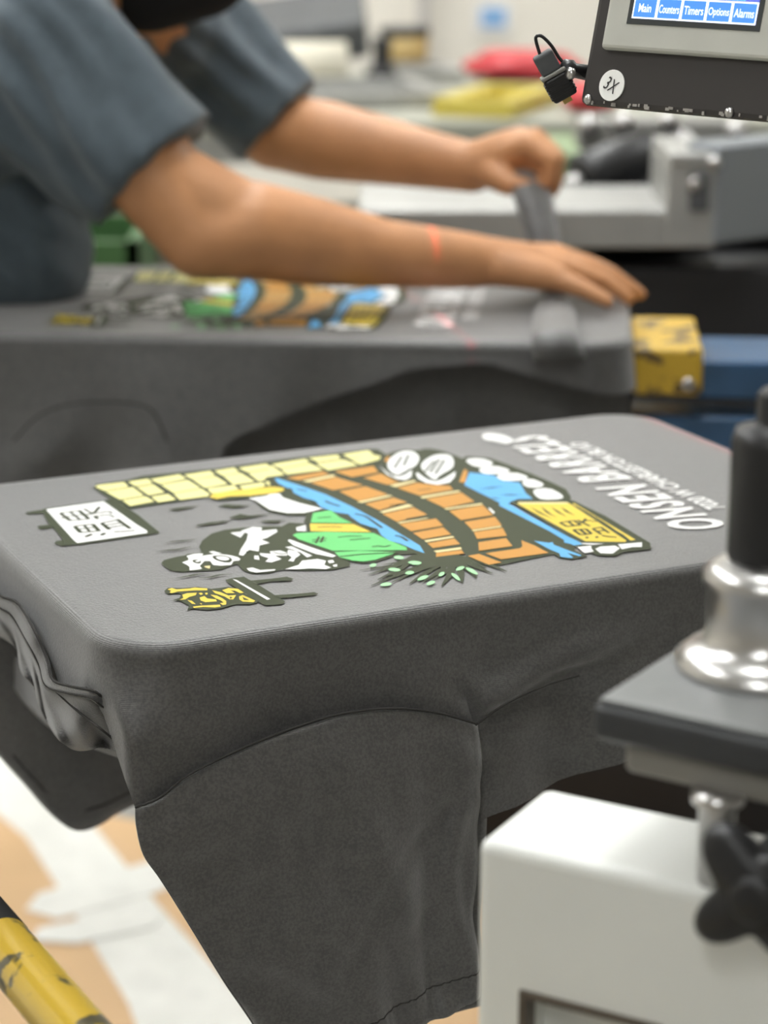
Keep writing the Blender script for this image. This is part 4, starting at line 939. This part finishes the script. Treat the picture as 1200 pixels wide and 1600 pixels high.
# ink tub, bottle, cream roll
c = ony(597, 118, YT+.625); c.z = zt
t = thing('ink_bottle', c, 'black squat bottle standing on the work table', 'bottle')
bm = B(); lathe(bm, c, Vector((0,0,1)), [(.045,0),(.045,.02),(.022,.05),(.018,.085),(.022,.09),(.022,.11),(0,.11)], 24); obj('bottle_body', bm, BLACKP, t, True)
c = ony(632, 106, YT+1.0); c.z = zt
t = thing('ink_tub', c, 'small brown and black tub beside the black bottle', 'tub')
bm = B(); lathe(bm, c, Vector((0,0,1)), [(.05,0),(.056,.09),(.0,.09)], 24); obj('tub', bm, mat('tan_tub', (.45,.32,.12), .5), t, True)
bm = B(); lathe(bm, c+Vector((0,0,.088)), Vector((0,0,1)), [(.058,0),(.058,.018),(0,.018)], 24); obj('lid', bm, BLACKP, t, True)
c = ony(440, 112, YT+.62); c.z = zt+.0
t = thing('paper_roll', c, 'cream paper roll lying on the work table behind the worker', 'roll')
bm = B(); lathe(bm, c+Vector((-.14,0,.05)), Vector((1,.12,0)), [(.015,0),(.05,0),(.05,.28),(.015,.28)], 28); obj('roll', bm, mat('cream_paper', (.72,.68,.56), .8), t, True)
# grey hood standing behind
hd = thing('flash_dryer', ony(470,60,5.0)-Vector((0,0,.7)), 'dark grey slanted flash dryer head beyond the work table', 'dryer')
MD = Matrix.Translation(ony(468, 42, 5.6)) @ Matrix.Rotation(math.radians(12), 4, 'Y') @ Matrix.Rotation(math.radians(20), 4, 'X')
MD = Matrix.Translation(ony(465, 45, 5.7)) @ Matrix.Rotation(math.radians(-8), 4, 'Y') @ Matrix.Rotation(math.radians(15), 4, 'X')
bm = B(); box(bm, (0,0,0), (.34,.30,.09), MD); obj('heater_head', bm, DARKG, hd, bevel=.01)
q = ony(465,45,5.7); bm = B(); tube(bm, [Vector((q.x-.30,q.y+.1,0)), Vector((q.x-.30,q.y+.1,q.z))], .03, 16); obj('stand_pole', bm, BLACKM, hd, True)
bm = B(); box(bm, (q.x-.30,q.y+.1,.03), (.5,.5,.06)); obj('stand_base', bm, BLACKM, hd, bevel=.01)
# wall fittings
t = struct(boxpx('trim_1', 650, -400, 672, 560, Y1-.10, .10, mat('grey_column', (.50,.48,.46), .7), None))
nb = thing('wall_notice', ony(768,26,Y1-.01), 'small blue and white notice on the cream wall', 'notice')
boxpx('sheet', 742, 4, 800, 52, Y1-.012, .010, mat('notice_white', (.80,.80,.80), .7), nb, 0)
boxpx('blue_panel', 752, 12, 790, 42, Y1-.016, .004, mat('notice_blue', (.22,.42,.72), .6), nb, 0)
# green bin and cabinet low behind
gb = thing('green_crate', (ony(118,395,3.6).x, 3.75, 0), 'green plastic crate on the floor behind the worker', 'crate')
zc = ony(180, 378, 3.6).z
M_ = Matrix.Translation((ony(118,395,3.6).x, 3.75, 0)); GREEN = mat('green_plastic', (.05,.13,.04), .5)
for q, s in (((0,0,.01),(.20,.3,.02)), ((-.09,0,zc/2),(.02,.3,zc)), ((.09,0,zc/2),(.02,.3,zc)), ((0,-.14,zc/2),(.20,.02,zc)), ((0,.14,zc/2),(.20,.02,zc))):
    bm = B(); box(bm, q, s, M_); obj('crate_side', bm, GREEN, gb)
gc = thing('green_cabinet', (.5, 4.1, 0), 'pale green metal cabinet under the work table edge', 'cabinet')
a = ony(868, 240, 3.95); b = ony(945, 240, 3.95)
bm = B(); box(bm, ((a.x+b.x)/2+.02, 4.1, a.z/2), (b.x-a.x+.10, .3, a.z)); obj('carcass', bm, mat('sage_metal', (.22,.30,.16), .5, var=.1, vscale=6), gc, bevel=.005)
bm = B(); box(bm, ((a.x+b.x)/2+.02, 3.945, a.z/2+.02), (b.x-a.x+.06, .012, a.z-.08)); dr_ = obj('door', bm, mat('sage_door', (.25,.36,.18), .5), gc, bevel=.003)
bm = B(); box(bm, ((a.x+b.x)/2+.06, 3.935, a.z-.12), (.012, .012, .08)); obj('handle', bm, STEEL, dr_)

# ================================================================== laser alignment lines (real line lamps over the press)
def laser(P, rz, spread, power, label):
    t = thing('laser_lamp', P, label, 'laser lamp', 'alignment lasers', rz)
    bm = B(); box(bm, (P.x, P.y, P.z+.045), (.05, .05, .06)); obj('housing', bm, BLACKM, t, bevel=.004)
    bm = B(); lathe(bm, P+Vector((0,0,.016)), Vector((0,0,-1)), [(.012,0),(.012,.008),(.009,.009),(.009,.004),(0,.004)], 20); obj('lens_ring', bm, STEEL, t, True)
    bm = B(); tube(bm, [P+Vector((0,0,.07)), Vector((P.x, P.y, ZC-.001))], .008, 10); obj('drop_rod', bm, BLACKM, t, True)
    L = bpy.data.lights.new('laser_line', 'SPOT'); L.energy = power; L.color = (1, .03, .06); L.spot_size = math.radians(spread); L.spot_blend = .1; L.shadow_soft_size = .001
    o = bpy.data.objects.new('laser_line', L); COL.objects.link(o); o.parent = t; o.location = (0, 0, 0)
    L.use_nodes = True; nt = L.node_tree; em_ = nt.nodes['Emission']
    tc = nt.nodes.new('ShaderNodeTexCoord'); sp = nt.nodes.new('ShaderNodeSeparateXYZ'); ab = nt.nodes.new('ShaderNodeMath'); ab.operation = 'ABSOLUTE'
    lt = nt.nodes.new('ShaderNodeMath'); lt.operation = 'LESS_THAN'; lt.inputs[1].default_value = .0022
    nt.links.new(tc.outputs['Normal'], sp.inputs[0]); nt.links.new(sp.outputs['X'], ab.inputs[0]); nt.links.new(ab.outputs[0], lt.inputs[0]); nt.links.new(lt.outputs[0], em_.inputs['Strength'])
_a = ony(678, 405, 2.34); _b = onp(707, 600, PFN-FN*.07, FN); _h = Vector((_b.x-_a.x, _b.y-_a.y, 0)).normalized()
_p = _a + _h*((2.26-_a.y)/_h.y)
laser(Vector((_p.x, _p.y, 2.3)), math.atan2(_h.x, -_h.y), 25, 130, 'small black laser lamp hanging above the worker platen')
_c = onz(1078, 681, ZT)
laser(Vector((_c.x, _c.y, 2.3)), NEAR.yaw, 17, 170, 'small black laser lamp hanging above the foreground platen')
